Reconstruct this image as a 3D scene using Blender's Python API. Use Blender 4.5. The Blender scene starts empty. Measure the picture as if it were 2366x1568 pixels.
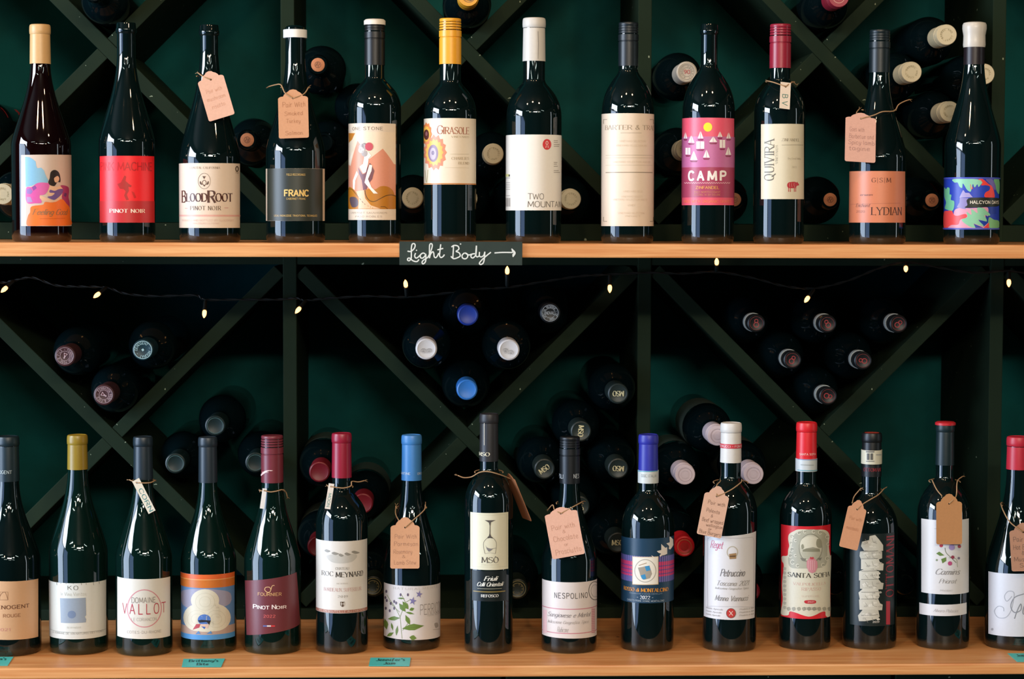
import bpy, math, random
from mathutils import Vector, Matrix
from mathutils.geometry import tessellate_polygon
random.seed(7)
PI = math.pi
SC = bpy.context.scene
COL = SC.collection

# ------------------------------------------------------------------ camera
W, H, F = 2366.0, 1568.0, 5000.0
CAM = Vector((-0.107, -2.85, 1.50))
yaw, pit, rol = math.radians(2.15), math.radians(3.27), 0.003
FW = Vector((math.sin(yaw)*math.cos(pit), math.cos(yaw)*math.cos(pit), -math.sin(pit)))
RT = FW.cross(Vector((0, 0, 1))).normalized()
UP = RT.cross(FW).normalized()
AXR = RT*math.cos(rol) + UP*math.sin(rol)
AXU = UP*math.cos(rol) - RT*math.sin(rol)
cd = bpy.data.cameras.new('camera')
cam = bpy.data.objects.new('camera', cd)
COL.objects.link(cam)
M = Matrix((AXR, AXU, -FW)).transposed().to_4x4()
M.translation = CAM
cam.matrix_world = M
cd.sensor_width = 36.0
cd.lens = F/W*36.0
cd.dof.use_dof = True
cd.dof.focus_distance = 2.95
cd.dof.aperture_fstop = 8.0
cd.clip_start = 0.1
SC.camera = cam
SC.view_settings.view_transform = 'Standard'
SC.view_settings.look = 'None'
SC.view_settings.gamma = 1.0
SC.view_settings.use_curve_mapping = False
SC.view_settings.exposure = -0.15

# ------------------------------------------------------------------ world and lights
wd = bpy.data.worlds.new('world')
SC.world = wd
wd.use_nodes = True
wd.node_tree.nodes['Background'].inputs[0].default_value = (0.55, 0.75, 0.8, 1)
wd.node_tree.nodes['Background'].inputs[1].default_value = 0.02

def area(name, loc, aim, sx, sy, watts, col):
    l = bpy.data.lights.new(name, 'AREA'); l.shape = 'RECTANGLE'
    l.size = sx; l.size_y = sy; l.energy = watts; l.color = col
    o = bpy.data.objects.new(name, l); COL.objects.link(o)
    o.location = loc
    o.rotation_euler = (Vector(aim)-Vector(loc)).to_track_quat('-Z', 'Y').to_euler()
    return o
def lamp(name, loc, r, watts, col):
    l = bpy.data.lights.new(name, 'POINT'); l.shadow_soft_size = r; l.energy = watts; l.color = col
    o = bpy.data.objects.new(name, l); COL.objects.link(o); o.location = loc
    return o
# shop front on the left: bright sky in the transom, dimmer street below
area('daylight_transom', (-3.15, -1.35, 2.32), (0, -1.35, 2.32), 2.0, 0.55, 105, (0.80, 0.88, 1.0))
area('daylight_near_pane', (-3.15, -1.05, 1.05), (0, -1.05, 1.05), 1.5, 1.9, 125, (0.60, 0.76, 1.0))
area('daylight_far_pane', (-3.15, -2.85, 1.05), (0, -2.85, 1.05), 1.7, 1.9, 40, (0.36, 0.55, 1.0))
area('daylight_side_door', (3.3, -0.9, 1.3), (0, -0.9, 1.3), 0.22, 2.0, 8, (0.85, 0.95, 1.0))
# warm pendant bulbs over the counter behind the camera
for (x, y, z) in [(-0.80, -1.15, 2.62), (-0.15, -1.10, 2.66), (0.55, -1.15, 2.62)]:
    lamp('pendant_bulb', (x, y, z), 0.06, 18, (1.0, 0.66, 0.40))
for (x, y, z) in [(-1.0, -2.9, 2.3), (1.0, -2.9, 2.3)]:
    lamp('pendant_bulb', (x, y, z), 0.05, 30, (1.0, 0.72, 0.48))
# ceiling tubes further back
for (x, y) in [(-1.6, -4.6), (-0.9, -5.6), (0.5, -5.0), (0.9, -6.0), (1.5, -4.4), (2.2, -5.4), (-2.1, -3.6), (2.4, -3.3)]:
    area('ceiling_tube', (x, y, 2.84), (x, y, 0), 1.1, 0.07, 12, (0.85, 1.0, 0.92))
area('track_light', (0.3, -4.2, 2.6), (0, 0.1, 1.2), 1.2, 0.10, 66, (1.0, 0.88, 0.72))

# ------------------------------------------------------------------ pixel rays -> scene points
def ray(px, py):
    return (FW + AXR*((px-W/2)/F) + AXU*(-(py-H/2)/F))
def atY(px, py, Y):
    d = ray(px, py); t = (Y-CAM.y)/d.y
    return CAM + d*t
def atZ(px, py, Z):
    d = ray(px, py); t = (Z-CAM.z)/d.z
    return CAM + d*t
def proj(p):
    v = Vector(p)-CAM; z = v.dot(FW)
    return (W/2+F*v.dot(AXR)/z, H/2-F*v.dot(AXU)/z)

# ------------------------------------------------------------------ materials
def lin(h):
    h = h.lstrip('#'); r = []
    for i in (0, 2, 4):
        c = int(h[i:i+2], 16)/255.0
        r.append(c/12.92 if c <= 0.04045 else ((c+0.055)/1.055)**2.4)
    return tuple(r)+(1.0,)
MATS = {}
def mat(key, hexc=None, rough=0.6, metal=0.0, spec=0.5, emit=0.0, var=0.06, scale=60.0, bump=0.0, col=None, coat=0.0):
    if key in MATS: return MATS[key]
    m = bpy.data.materials.new(key); m.use_nodes = True
    nt = m.node_tree; b = nt.nodes['Principled BSDF']
    c = col if col else lin(hexc)
    b.inputs['Roughness'].default_value = rough
    b.inputs['Metallic'].default_value = metal
    b.inputs['Specular IOR Level'].default_value = spec
    if coat: b.inputs['Coat Weight'].default_value = coat
    tc = nt.nodes.new('ShaderNodeTexCoord')
    n = nt.nodes.new('ShaderNodeTexNoise'); n.inputs['Scale'].default_value = scale; n.inputs['Detail'].default_value = 3
    nt.links.new(tc.outputs['Object'], n.inputs['Vector'])
    r = nt.nodes.new('ShaderNodeMapRange')
    r.inputs['To Min'].default_value = 1-var; r.inputs['To Max'].default_value = 1+var
    nt.links.new(n.outputs['Fac'], r.inputs['Value'])
    mx = nt.nodes.new('ShaderNodeVectorMath'); mx.operation = 'SCALE'
    mx.inputs[0].default_value = c[:3]
    nt.links.new(r.outputs['Result'], mx.inputs['Scale'])
    nt.links.new(mx.outputs[0], b.inputs['Base Color'])
    if emit:
        b.inputs['Emission Color'].default_value = c
        b.inputs['Emission Strength'].default_value = emit
    if bump:
        bp = nt.nodes.new('ShaderNodeBump'); bp.inputs['Strength'].default_value = bump; bp.inputs['Distance'].default_value = 0.001
        nt.links.new(n.outputs['Fac'], bp.inputs['Height']); nt.links.new(bp.outputs[0], b.inputs['Normal'])
    MATS[key] = m
    return m
def ink(h): return mat('ink_'+h.lstrip('#'), h, 0.38, var=0.05, scale=400, spec=0.45)
def foil(h, rough=0.38): return mat('foil_'+h.lstrip('#')+str(rough), h, rough, metal=0.0, spec=0.42, var=0.05, scale=200)
def paper(h): return mat('paper_'+h.lstrip('#'), h, 0.38, var=0.03, scale=300, bump=0.05, spec=0.45)

def wood_mat():
    m = bpy.data.materials.new('beech_wood'); m.use_nodes = True
    nt = m.node_tree; b = nt.nodes['Principled BSDF']; b.inputs['Roughness'].default_value = 0.42
    b.inputs['Specular IOR Level'].default_value = 0.4
    tc = nt.nodes.new('ShaderNodeTexCoord'); mp = nt.nodes.new('ShaderNodeMapping')
    mp.inputs['Scale'].default_value = (2.2, 26, 60)
    nt.links.new(tc.outputs['Object'], mp.inputs['Vector'])
    n = nt.nodes.new('ShaderNodeTexNoise'); n.inputs['Scale'].default_value = 3; n.inputs['Detail'].default_value = 6; n.inputs['Distortion'].default_value = 0.6
    nt.links.new(mp.outputs[0], n.inputs['Vector'])
    cr = nt.nodes.new('ShaderNodeValToRGB')
    cr.color_ramp.elements[0].position = 0.3; cr.color_ramp.elements[0].color = lin('c67d42')
    cr.color_ramp.elements[1].position = 0.7; cr.color_ramp.elements[1].color = lin('e2a66a')
    nt.links.new(n.outputs['Fac'], cr.inputs[0])
    # small dark pin knots
    v = nt.nodes.new('ShaderNodeTexVoronoi'); v.inputs['Scale'].default_value = 9.0
    nt.links.new(tc.outputs['Object'], v.inputs['Vector'])
    lt = nt.nodes.new('ShaderNodeMath'); lt.operation = 'LESS_THAN'; lt.inputs[1].default_value = 0.022
    nt.links.new(v.outputs['Distance'], lt.inputs[0])
    mx = nt.nodes.new('ShaderNodeMixRGB'); mx.inputs[2].default_value = lin('5a2f14')
    nt.links.new(lt.outputs[0], mx.inputs[0]); nt.links.new(cr.outputs[0], mx.inputs[1])
    nt.links.new(mx.outputs[0], b.inputs['Base Color'])
    return m
def paint_mat(name, h, chips=True, h2=None):
    m = bpy.data.materials.new(name); m.use_nodes = True
    nt = m.node_tree; b = nt.nodes['Principled BSDF']; b.inputs['Roughness'].default_value = 0.7
    b.inputs['Specular IOR Level'].default_value = 0.10
    tc = nt.nodes.new('ShaderNodeTexCoord')
    n = nt.nodes.new('ShaderNodeTexNoise'); n.inputs['Scale'].default_value = 7; n.inputs['Detail'].default_value = 5
    nt.links.new(tc.outputs['Object'], n.inputs['Vector'])
    cr = nt.nodes.new('ShaderNodeValToRGB')
    c = lin(h); c2 = lin(h2) if h2 else tuple(x*1.25 for x in c[:3])+(1,)
    cr.color_ramp.elements[0].position = 0.35; cr.color_ramp.elements[0].color = c
    cr.color_ramp.elements[1].position = 0.65; cr.color_ramp.elements[1].color = c2
    nt.links.new(n.outputs['Fac'], cr.inputs[0])
    out = cr.outputs[0]
    if chips:
        n2 = nt.nodes.new('ShaderNodeTexNoise'); n2.inputs['Scale'].default_value = 120; n2.inputs['Detail'].default_value = 1
        nt.links.new(tc.outputs['Object'], n2.inputs['Vector'])
        gt = nt.nodes.new('ShaderNodeMath'); gt.operation = 'GREATER_THAN'; gt.inputs[1].default_value = 0.785
        nt.links.new(n2.outputs['Fac'], gt.inputs[0])
        mx = nt.nodes.new('ShaderNodeMixRGB'); mx.inputs[2].default_value = lin('8f9a80')
        nt.links.new(gt.outputs[0], mx.inputs[0]); nt.links.new(out, mx.inputs[1]); out = mx.outputs[0]
    bp = nt.nodes.new('ShaderNodeBump'); bp.inputs['Strength'].default_value = 0.15; bp.inputs['Distance'].default_value = 0.001
    n3 = nt.nodes.new('ShaderNodeTexNoise'); n3.inputs['Scale'].default_value = 180
    nt.links.new(tc.outputs['Object'], n3.inputs['Vector'])
    nt.links.new(n3.outputs['Fac'], bp.inputs['Height']); nt.links.new(bp.outputs[0], b.inputs['Normal'])
    nt.links.new(out, b.inputs['Base Color'])
    return m
WOOD = wood_mat()
RACKP = paint_mat('rack_paint', '182519')
WALLP = paint_mat('teal_wall_paint', '043a36', False, '06504f')
def glass_mat(name, col, foot):
    # dark bottle glass full of wine: nearly opaque; olive-brown at the foot paints in shelf reflection and light through the thick base
    m = bpy.data.materials.new(name); m.use_nodes = True
    nt = m.node_tree; b = nt.nodes['Principled BSDF']
    b.inputs['Roughness'].default_value = 0.035
    b.inputs['IOR'].default_value = 1.52
    tc = nt.nodes.new('ShaderNodeTexCoord'); sx = nt.nodes.new('ShaderNodeSeparateXYZ')
    nt.links.new(tc.outputs['Object'], sx.inputs[0])
    n = nt.nodes.new('ShaderNodeTexNoise'); n.inputs['Scale'].default_value = 18
    nt.links.new(tc.outputs['Object'], n.inputs['Vector'])
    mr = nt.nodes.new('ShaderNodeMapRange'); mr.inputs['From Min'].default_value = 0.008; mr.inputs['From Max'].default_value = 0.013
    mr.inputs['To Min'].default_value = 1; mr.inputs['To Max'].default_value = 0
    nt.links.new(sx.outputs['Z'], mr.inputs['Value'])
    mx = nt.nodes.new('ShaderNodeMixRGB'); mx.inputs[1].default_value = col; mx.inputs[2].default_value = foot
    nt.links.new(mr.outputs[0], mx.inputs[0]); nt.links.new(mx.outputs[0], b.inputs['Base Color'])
    bp = nt.nodes.new('ShaderNodeBump'); bp.inputs['Strength'].default_value = 0.03; bp.inputs['Distance'].default_value = 0.0008
    nt.links.new(n.outputs['Fac'], bp.inputs['Height']); nt.links.new(bp.outputs[0], b.inputs['Normal'])
    return m
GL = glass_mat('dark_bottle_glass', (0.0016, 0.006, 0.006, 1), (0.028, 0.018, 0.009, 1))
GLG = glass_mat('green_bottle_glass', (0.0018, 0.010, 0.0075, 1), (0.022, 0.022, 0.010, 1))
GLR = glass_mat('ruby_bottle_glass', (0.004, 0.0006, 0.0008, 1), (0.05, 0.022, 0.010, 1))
GLK = mat('rack_bottle_glass', col=(0.0012, 0.0045, 0.0055, 1), rough=0.08, var=0.1, scale=30, spec=0.22)

# ------------------------------------------------------------------ object helpers
def link(name, me, parent=None, mats=()):
    o = bpy.data.objects.new(name, me); COL.objects.link(o)
    for m in mats: me.materials.append(m)
    if parent: o.parent = parent
    return o
def tag(o, label=None, cat=None, group=None, kind=None):
    if label: o['label'] = label
    if cat: o['category'] = cat
    if group: o['group'] = group
    if kind: o['kind'] = kind
    return o
def empty(name, loc, label, cat, group=None):
    o = bpy.data.objects.new(name, None); COL.objects.link(o); o.location = loc; o.empty_display_size = 0.02
    return tag(o, label, cat, group)
def mesh(name, vs, fs, smooth=False):
    me = bpy.data.meshes.new(name); me.from_pydata([tuple(v) for v in vs], [], fs); me.update()
    if smooth:
        for p in me.polygons: p.use_smooth = True
    return me
def box_me(name, x0, x1, y0, y1, z0, z1, bev=0.0):
    import bmesh
    bm = bmesh.new()
    bmesh.ops.create_cube(bm, size=1.0)
    for v in bm.verts:
        v.co = Vector((x0 if v.co.x < 0 else x1, y0 if v.co.y < 0 else y1, z0 if v.co.z < 0 else z1))
    if bev:
        bmesh.ops.bevel(bm, geom=bm.edges[:], offset=bev, segments=2, affect='EDGES', profile=0.6)
    me = bpy.data.meshes.new(name); bm.to_mesh(me); bm.free()
    return me
def lathe_me(name, prof, seg=48, sharp=None):
    vs = []; fs = []; rows = []
    for (r, z) in prof:
        if r < 1e-6:
            rows.append([len(vs)]); vs.append((0, 0, z))
        else:
            rows.append([len(vs)+i for i in range(seg)])
            for i in range(seg):
                a = 2*PI*i/seg; vs.append((r*math.cos(a), r*math.sin(a), z))
    for a, b in zip(rows, rows[1:]):
        if len(a) == 1 and len(b) == 1: continue
        for i in range(seg):
            j = (i+1) % seg
            if len(a) == 1: fs.append((a[0], b[j], b[i]))
            elif len(b) == 1: fs.append((a[i], a[j], b[0]))
            else: fs.append((a[i], a[j], b[j], b[i]))
    me = mesh(name, vs, fs, True)
    me.set_sharp_from_angle(angle=math.radians(38))
    return me
def tube_me(name, pts, r, seg=6, closed=False):
    vs = []; fs = []; n = len(pts)
    pts = [Vector(p) for p in pts]
    for i, p in enumerate(pts):
        a = pts[(i-1) % n] if (i > 0 or closed) else p
        b = pts[(i+1) % n] if (i < n-1 or closed) else p
        t = (b-a)
        if t.length < 1e-9: t = Vector((0, 0, 1))
        t.normalize()
        u = t.cross(Vector((0, 1, 0.05)));
        if u.length < 1e-4: u = t.cross(Vector((1, 0, 0)))
        u.normalize(); w = t.cross(u)
        rr = r[i] if isinstance(r, (list, tuple)) else r
        for k in range(seg):
            an = 2*PI*k/seg; vs.append(p+u*math.cos(an)*rr+w*math.sin(an)*rr)
    for i in range(n if closed else n-1):
        j = (i+1) % n
        for k in range(seg):
            l = (k+1) % seg
            fs.append((i*seg+k, i*seg+l, j*seg+l, j*seg+k))
    if not closed:
        fs.append(tuple(range(seg))[::-1]); fs.append(tuple((n-1)*seg+k for k in range(seg)))
    return mesh(name, vs, fs, True)
def catmull(pts, sub=5):
    P = [Vector(p) for p in pts]
    if len(P) < 3: return P
    out = []
    closed = (P[0]-P[-1]).length < 1e-6
    for i in range(len(P)-1):
        p0 = P[i-1] if i > 0 else (P[-2] if closed else P[0]*2-P[1])
        p1, p2 = P[i], P[i+1]
        p3 = P[i+2] if i+2 < len(P) else (P[1] if closed else P[-1]*2-P[-2])
        for k in range(sub):
            t = k/sub
            out.append(0.5*((2*p1)+(p2-p0)*t+(2*p0-5*p1+4*p2-p3)*t*t+(3*p1-p0-3*p2+p3)*t**3))
    out.append(P[-1])
    return out

# ------------------------------------------------------------------ stroke lettering
_C = "~4.8,5.6 4,6.7 2.6,7 1,6.2 .3,3.5 1,.8 2.6,0 4,.3 4.8,1.4"
_O = "~2.7,7 1,6.2 .3,3.5 1,.8 2.7,0 4.4,.8 5.1,3.5 4.4,6.2 2.7,7"
_P = ".5,0 .5,7|~.5,7 3,7 4.4,6.2 4.4,4.4 3,3.5 .5,3.5"
FONT = {'A': "0,0 2.5,7|2.5,7 5,0|1,2.4 4,2.4", 'B': ".5,0 .5,7|~.5,7 2.8,7 4,6.2 4,4.6 2.8,3.7 .5,3.7|~.5,3.7 3,3.7 4.5,2.8 4.5,.9 3,0 .5,0",
 'C': _C, 'D': ".5,0 .5,7|~.5,7 2.6,7 4.4,5.9 4.9,3.5 4.4,1.1 2.6,0 .5,0", 'E': ".5,0 .5,7|.5,7 4.2,7|.5,3.6 3.6,3.6|.5,0 4.3,0",
 'F': ".5,0 .5,7|.5,7 4.2,7|.5,3.6 3.6,3.6", 'G': _C+"|4.8,1.4 4.8,3.2|3.3,3.2 4.8,3.2", 'H': ".5,0 .5,7|4.7,0 4.7,7|.5,3.6 4.7,3.6",
 'I': ".9,0 .9,7", 'J': "~2.8,7 2.8,2 2,.2 .6,.2 0,1.2", 'K': ".5,0 .5,7|4.4,7 .5,3|1.8,4.2 4.7,0", 'L': ".5,7 .5,0|.5,0 4,0",
 'M': ".4,0 .8,7|.8,7 3.2,1|3.2,1 5.6,7|5.6,7 6,0", 'N': ".5,0 .5,7|.5,7 4.7,0|4.7,0 4.7,7", 'O': _O, 'P': _P, 'Q': _O+"|3.2,1.2 5.6,-1.2",
 'R': _P+"|2.4,3.5 4.9,0", 'S': "~4.2,5.9 3.3,6.9 2,7 .7,6.3 .6,4.9 2,3.9 3.6,3.1 4.3,1.9 3.6,.4 2.2,0 .9,.3 .2,1.3",
 'T': "2.4,0 2.4,7|0,7 4.8,7", 'U': "~.5,7 .5,2.4 1.2,.4 2.7,0 4.2,.4 4.8,2.4 4.8,7", 'V': "0,7 2.5,0|2.5,0 5,7",
 'W': "0,7 1.8,0|1.8,0 3.5,6|3.5,6 5.2,0|5.2,0 7,7", 'X': "0,0 4.8,7|0,7 4.8,0", 'Y': "0,7 2.4,3.4|2.4,3.4 4.8,7|2.4,3.4 2.4,0",
 'Z': ".2,7 4.5,7|4.5,7 .2,0|.2,0 4.6,0", '0': "~2.2,7 .8,6 .4,3.5 .8,1 2.2,0 3.6,1 4,3.5 3.6,6 2.2,7", '1': ".6,5.8 1.8,7|1.8,7 1.8,0",
 '2': "~.5,5.6 1.2,6.8 2.6,7 3.8,6 3.6,4.4 2,2.2 .4,0|.4,0 4.2,0", '3': "~.5,6.3 2,7 3.6,6.2 3.4,4.4 2,3.7|~2,3.7 3.8,3 4,1.2 2.2,0 .4,.8",
 '4': "3.2,0 3.2,7|3.2,7 .3,2|.3,2 4.4,2", '5': "3.8,7 .9,7|.9,7 .7,4|~.7,4 2.4,4.4 3.9,3.2 3.8,1 2.2,0 .4,.7",
 '6': "~3.6,6.6 1.8,6 .6,3.6 .8,1 2.2,0 3.8,1 3.8,3 2.2,4 .7,2.6", '7': ".3,7 4.2,7|4.2,7 1.6,0",
 '8': "~2.2,7 .8,6.2 .9,4.6 2.2,3.8 3.8,2.8 3.8,.9 2.2,0 .6,.9 .6,2.8 2.2,3.8 3.5,4.6 3.6,6.2 2.2,7", '9': "~3.8,4.4 2.2,3 .7,4.2 .7,6 2.2,7 3.7,6 3.8,3.4 2.6,.8 1,.3",
 '&': "~4.8,0 2,4.6 1.4,6 2.4,7 3.4,6 2.6,4.4 .6,2.6 .8,.5 2.4,0 4.6,2.8", '.': ".4,0 .5,.4", '-': ".3,3.3 2.4,3.3", "'": ".4,7 .3,5.4", '|': ".5,-.5 .5,7.5", ' ': "",
 '+': "0,3.5 3,3.5|1.5,2 1.5,5",
 'a': "~3.2,3.8 1.8,4.5 .5,3.4 .5,1.2 1.6,0 3,1 3.3,3|~3.4,4.4 3.3,1.2 4.2,.1", 'b': ".6,7 .5,0|~.5,2.5 1.8,4.4 3.4,3.4 3.4,1.2 2,0 .5,1",
 'c': "~3.3,3.8 2,4.5 .6,3.3 .6,1.1 1.9,0 3.4,.8", 'd': "~3.2,3.6 1.8,4.4 .5,3.3 .5,1.2 1.6,0 3,1 3.3,2.6|3.5,7 3.4,0", 'e': "~.6,2.2 2.6,2.5 3.2,3.6 2,4.5 .7,3.4 .6,1.2 1.8,0 3.5,.9",
 'f': "~3.2,6.4 2.2,7 1.5,5.8 1.3,2 1.1,-1.5|.3,4.2 2.7,4.2", 'g': "~3.2,3.7 1.8,4.5 .5,3.3 .6,1.2 1.8,.2 3.2,1.4|~3.4,4.3 3.2,0 2.6,-1.8 1,-2 .6,-1",
 'h': ".6,7 .5,0|~.5,2.6 1.8,4.4 3.1,3.8 3.2,1 3.8,0", 'i': "~.6,4.4 .5,1 1.1,0|.8,5.9 .9,6.3", 'j': "~1.4,4.4 1.2,-1 .1,-2|1.5,5.9 1.6,6.3",
 'k': ".6,7 .5,0|3,4.2 .6,2|1.4,2.6 3.3,0", 'l': "~.6,7 .5,1.2 1.2,0", 'm': ".5,4.4 .5,0|~.5,2.8 1.5,4.4 2.6,3.8 2.6,0|~2.6,2.8 3.7,4.4 4.7,3.7 4.7,.8 5.3,0",
 'n': ".5,4.4 .5,0|~.5,2.8 1.8,4.4 3.1,3.7 3.1,1 3.8,0", 'o': "~2,4.5 .6,3.4 .6,1.1 2,0 3.4,1.1 3.4,3.4 2,4.5", 'p': ".6,4.4 .4,-2.2|~.5,2.8 1.9,4.5 3.4,3.4 3.3,1.2 2,0 .5,1",
 'q': "~3.2,3.7 1.8,4.5 .5,3.3 .6,1.2 1.8,.1 3.2,1.2|3.4,4.4 3.3,-2.2", 'r': ".5,4.4 .5,0|~.5,2.6 1.6,4.3 2.8,4.2", 's': "~2.8,3.8 1.7,4.5 .7,3.6 1.6,2.4 2.7,1.4 2,0 .4,.5",
 't': "~1.5,6.4 1.3,1.2 2,0 2.8,.4|.3,4.3 2.7,4.3", 'u': "~.5,4.4 .6,1.2 1.6,0 3,1.4 3.2,4.4|~3.2,4.4 3.2,1 3.9,0", 'v': ".3,4.4 1.8,0|1.8,0 3.3,4.4",
 'w': ".3,4.4 1.4,0|1.4,0 2.5,3.6|2.5,3.6 3.6,0|3.6,0 4.8,4.4", 'x': ".3,0 3.2,4.4|.3,4.4 3.2,0", 'y': "~.5,4.4 .8,1.2 1.8,.2 3,1.6|~3.4,4.4 2.8,-.6 1.4,-2.2 .4,-1.4", 'z': ".4,4.4 3.2,4.4|3.2,4.4 .4,0|.4,0 3.4,0"}
def ribbon(pts, wfun, out, cap=0.0):
    P = [Vector(p[:2]) for p in pts]
    n = len(P)
    if n < 2: return
    L = []; Rr = []
    for i in range(n):
        a = P[max(i-1, 0)]; b = P[min(i+1, n-1)]
        d = b-a
        if d.length < 1e-9: d = Vector((1, 0))
        d.normalize(); q = P[i].copy()
        if i == 0: q -= d*cap
        if i == n-1: q += d*cap
        w = wfun(d)/2; nn = Vector((-d.y, d.x))*w
        L.append(q+nn); Rr.append(q-nn)
    for i in range(n-1):
        out.append([tuple(L[i]), tuple(Rr[i]), tuple(Rr[i+1]), tuple(L[i+1])])
def glyphs(s, style='sans', bold=1.0, gap=1.1, jit=0.0, rnd=None):
    """returns polys in glyph units plus (width)"""
    polys = []; x = 0.0
    for ch in s:
        if ch not in FONT: ch = ch.upper() if ch.upper() in FONT else '-'
        d = FONT[ch]
        if ch == ' ': x += 3.0; continue
        sc = 1.0
        adv = 0; ox = x; oy = 0; sh = 0
        if jit and rnd: oy = rnd.uniform(-jit, jit)*0.5; sh = rnd.uniform(-jit, jit)*0.06
        if style == 'script': sh = 0.38
        for st in d.split('|') if ch != '|' else [d]:
            sm = st.startswith('~')
            pts = [tuple(float(v) for v in p.split(',')) for p in st.lstrip('~').split()]
            adv = max(adv, max(p[0] for p in pts))
            pts = [(p[0]+sh*p[1]+ox, p[1]+oy) for p in pts]
            if sm: pts = [tuple(q) for q in catmull([(p[0], p[1], 0) for p in pts], 4)]
            th = 0.62*bold
            if style == 'serif' or style == 'script':
                def wf(dd, th=th):
                    k = abs(dd.y)
                    if style == 'serif' and dd.x*dd.y > 0 and 0.15 < abs(dd.x) < 0.8: k *= 0.35
                    return th*((0.42 if style == 'serif' else 0.55)+0.95*k)
            else:
                wf = lambda dd, th=th: th
            ribbon(pts, wf, polys, 0.0 if sm else th*0.25)
            if style == 'serif' and not sm:
                for a, b in ((pts[0], pts[1]), (pts[-1], pts[-2])):
                    if abs(b[1]-a[1]) > 2.4 and (abs(a[1]) < .2 or abs(a[1]-7) < .2):
                        polys.append([(a[0]-.95, a[1]-.16), (a[0]+.95, a[1]-.16), (a[0]+.95, a[1]+.16), (a[0]-.95, a[1]+.16)])
                    elif abs(b[1]-a[1]) < .1 and abs(b[0]-a[0]) > 3 and a is not pts[0] or (ch == 'T' and abs(b[1]-a[1]) < .1):
                        polys.append([(a[0]-.16, a[1]-.8), (a[0]+.16, a[1]-.8), (a[0]+.16, a[1]+.8), (a[0]-.16, a[1]+.8)])
        if ch == 'I': adv += .5
        x += adv+gap*(1.15 if style == 'serif' else (0.35 if style == 'script' else 1))
    return polys, x-gap

# ------------------------------------------------------------------ printable surfaces
class Cyl:
    def __init__(s, cx, cy, R, z0): s.cx, s.cy, s.R, s.z0 = cx, cy, R, z0; s.step = 0.0035
    def uv(s, px, py):
        d = ray(px, py); ox, oy = CAM.x-s.cx, CAM.y-s.cy
        a = d.x*d.x+d.y*d.y; b = 2*(ox*d.x+oy*d.y); c = ox*ox+oy*oy-s.R*s.R
        D = b*b-4*a*c
        if D < 0: D = 0.0
        t = (-b-math.sqrt(D))/(2*a)
        X, Y, Z = CAM.x+d.x*t-s.cx, CAM.y+d.y*t-s.cy, CAM.z+d.z*t
        th = math.atan2(X, -Y)
        return (th*s.R, Z-s.z0)
    def xyz(s, u, v, off):
        th = u/s.R; r = s.R+off
        return (r*math.sin(th), -r*math.cos(th), v)        # relative to the axis foot
def radial(me):
    for p in me.polygons: p.use_smooth = True
    ns = []
    for v in me.vertices:
        n = Vector((v.co.x, v.co.y, 0)); ns.append(n.normalized() if n.length > 1e-6 else Vector((0, -1, 0)))
    me.normals_split_custom_set_from_vertices(ns)
class Plane:
    def __init__(s, O, U, V):
        s.O, s.U = Vector(O), Vector(U).normalized()
        V = Vector(V); s.V = (V-s.U*V.dot(s.U)).normalized(); s.N = s.U.cross(s.V); s.step = 9
        if s.N.dot(CAM-s.O) < 0: s.N = -s.N
    def uv(s, px, py):
        d = ray(px, py); t = (s.O-CAM).dot(s.N)/d.dot(s.N); P = CAM+d*t-s.O
        return (P.dot(s.U), P.dot(s.V))
    def xyz(s, u, v, off):
        return tuple(s.U*u+s.V*v+s.N*off)
def ccw(q):
    a = sum(q[i-1][0]*q[i][1]-q[i][0]*q[i-1][1] for i in range(len(q)))
    return q if a > 0 else q[::-1]
def clip(poly, ax, val, keep_greater):
    out = []; n = len(poly)
    for i in range(n):
        a, b = poly[i], poly[(i+1) % n]
        ia = (a[ax] >= val) == keep_greater or a[ax] == val
        ib = (b[ax] >= val) == keep_greater or b[ax] == val
        if ia: out.append(a)
        if ia != ib:
            t = (val-a[ax])/(b[ax]-a[ax]); p = [a[0]+(b[0]-a[0])*t, a[1]+(b[1]-a[1])*t]; p[ax] = val; out.append(tuple(p))
    return out
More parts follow.
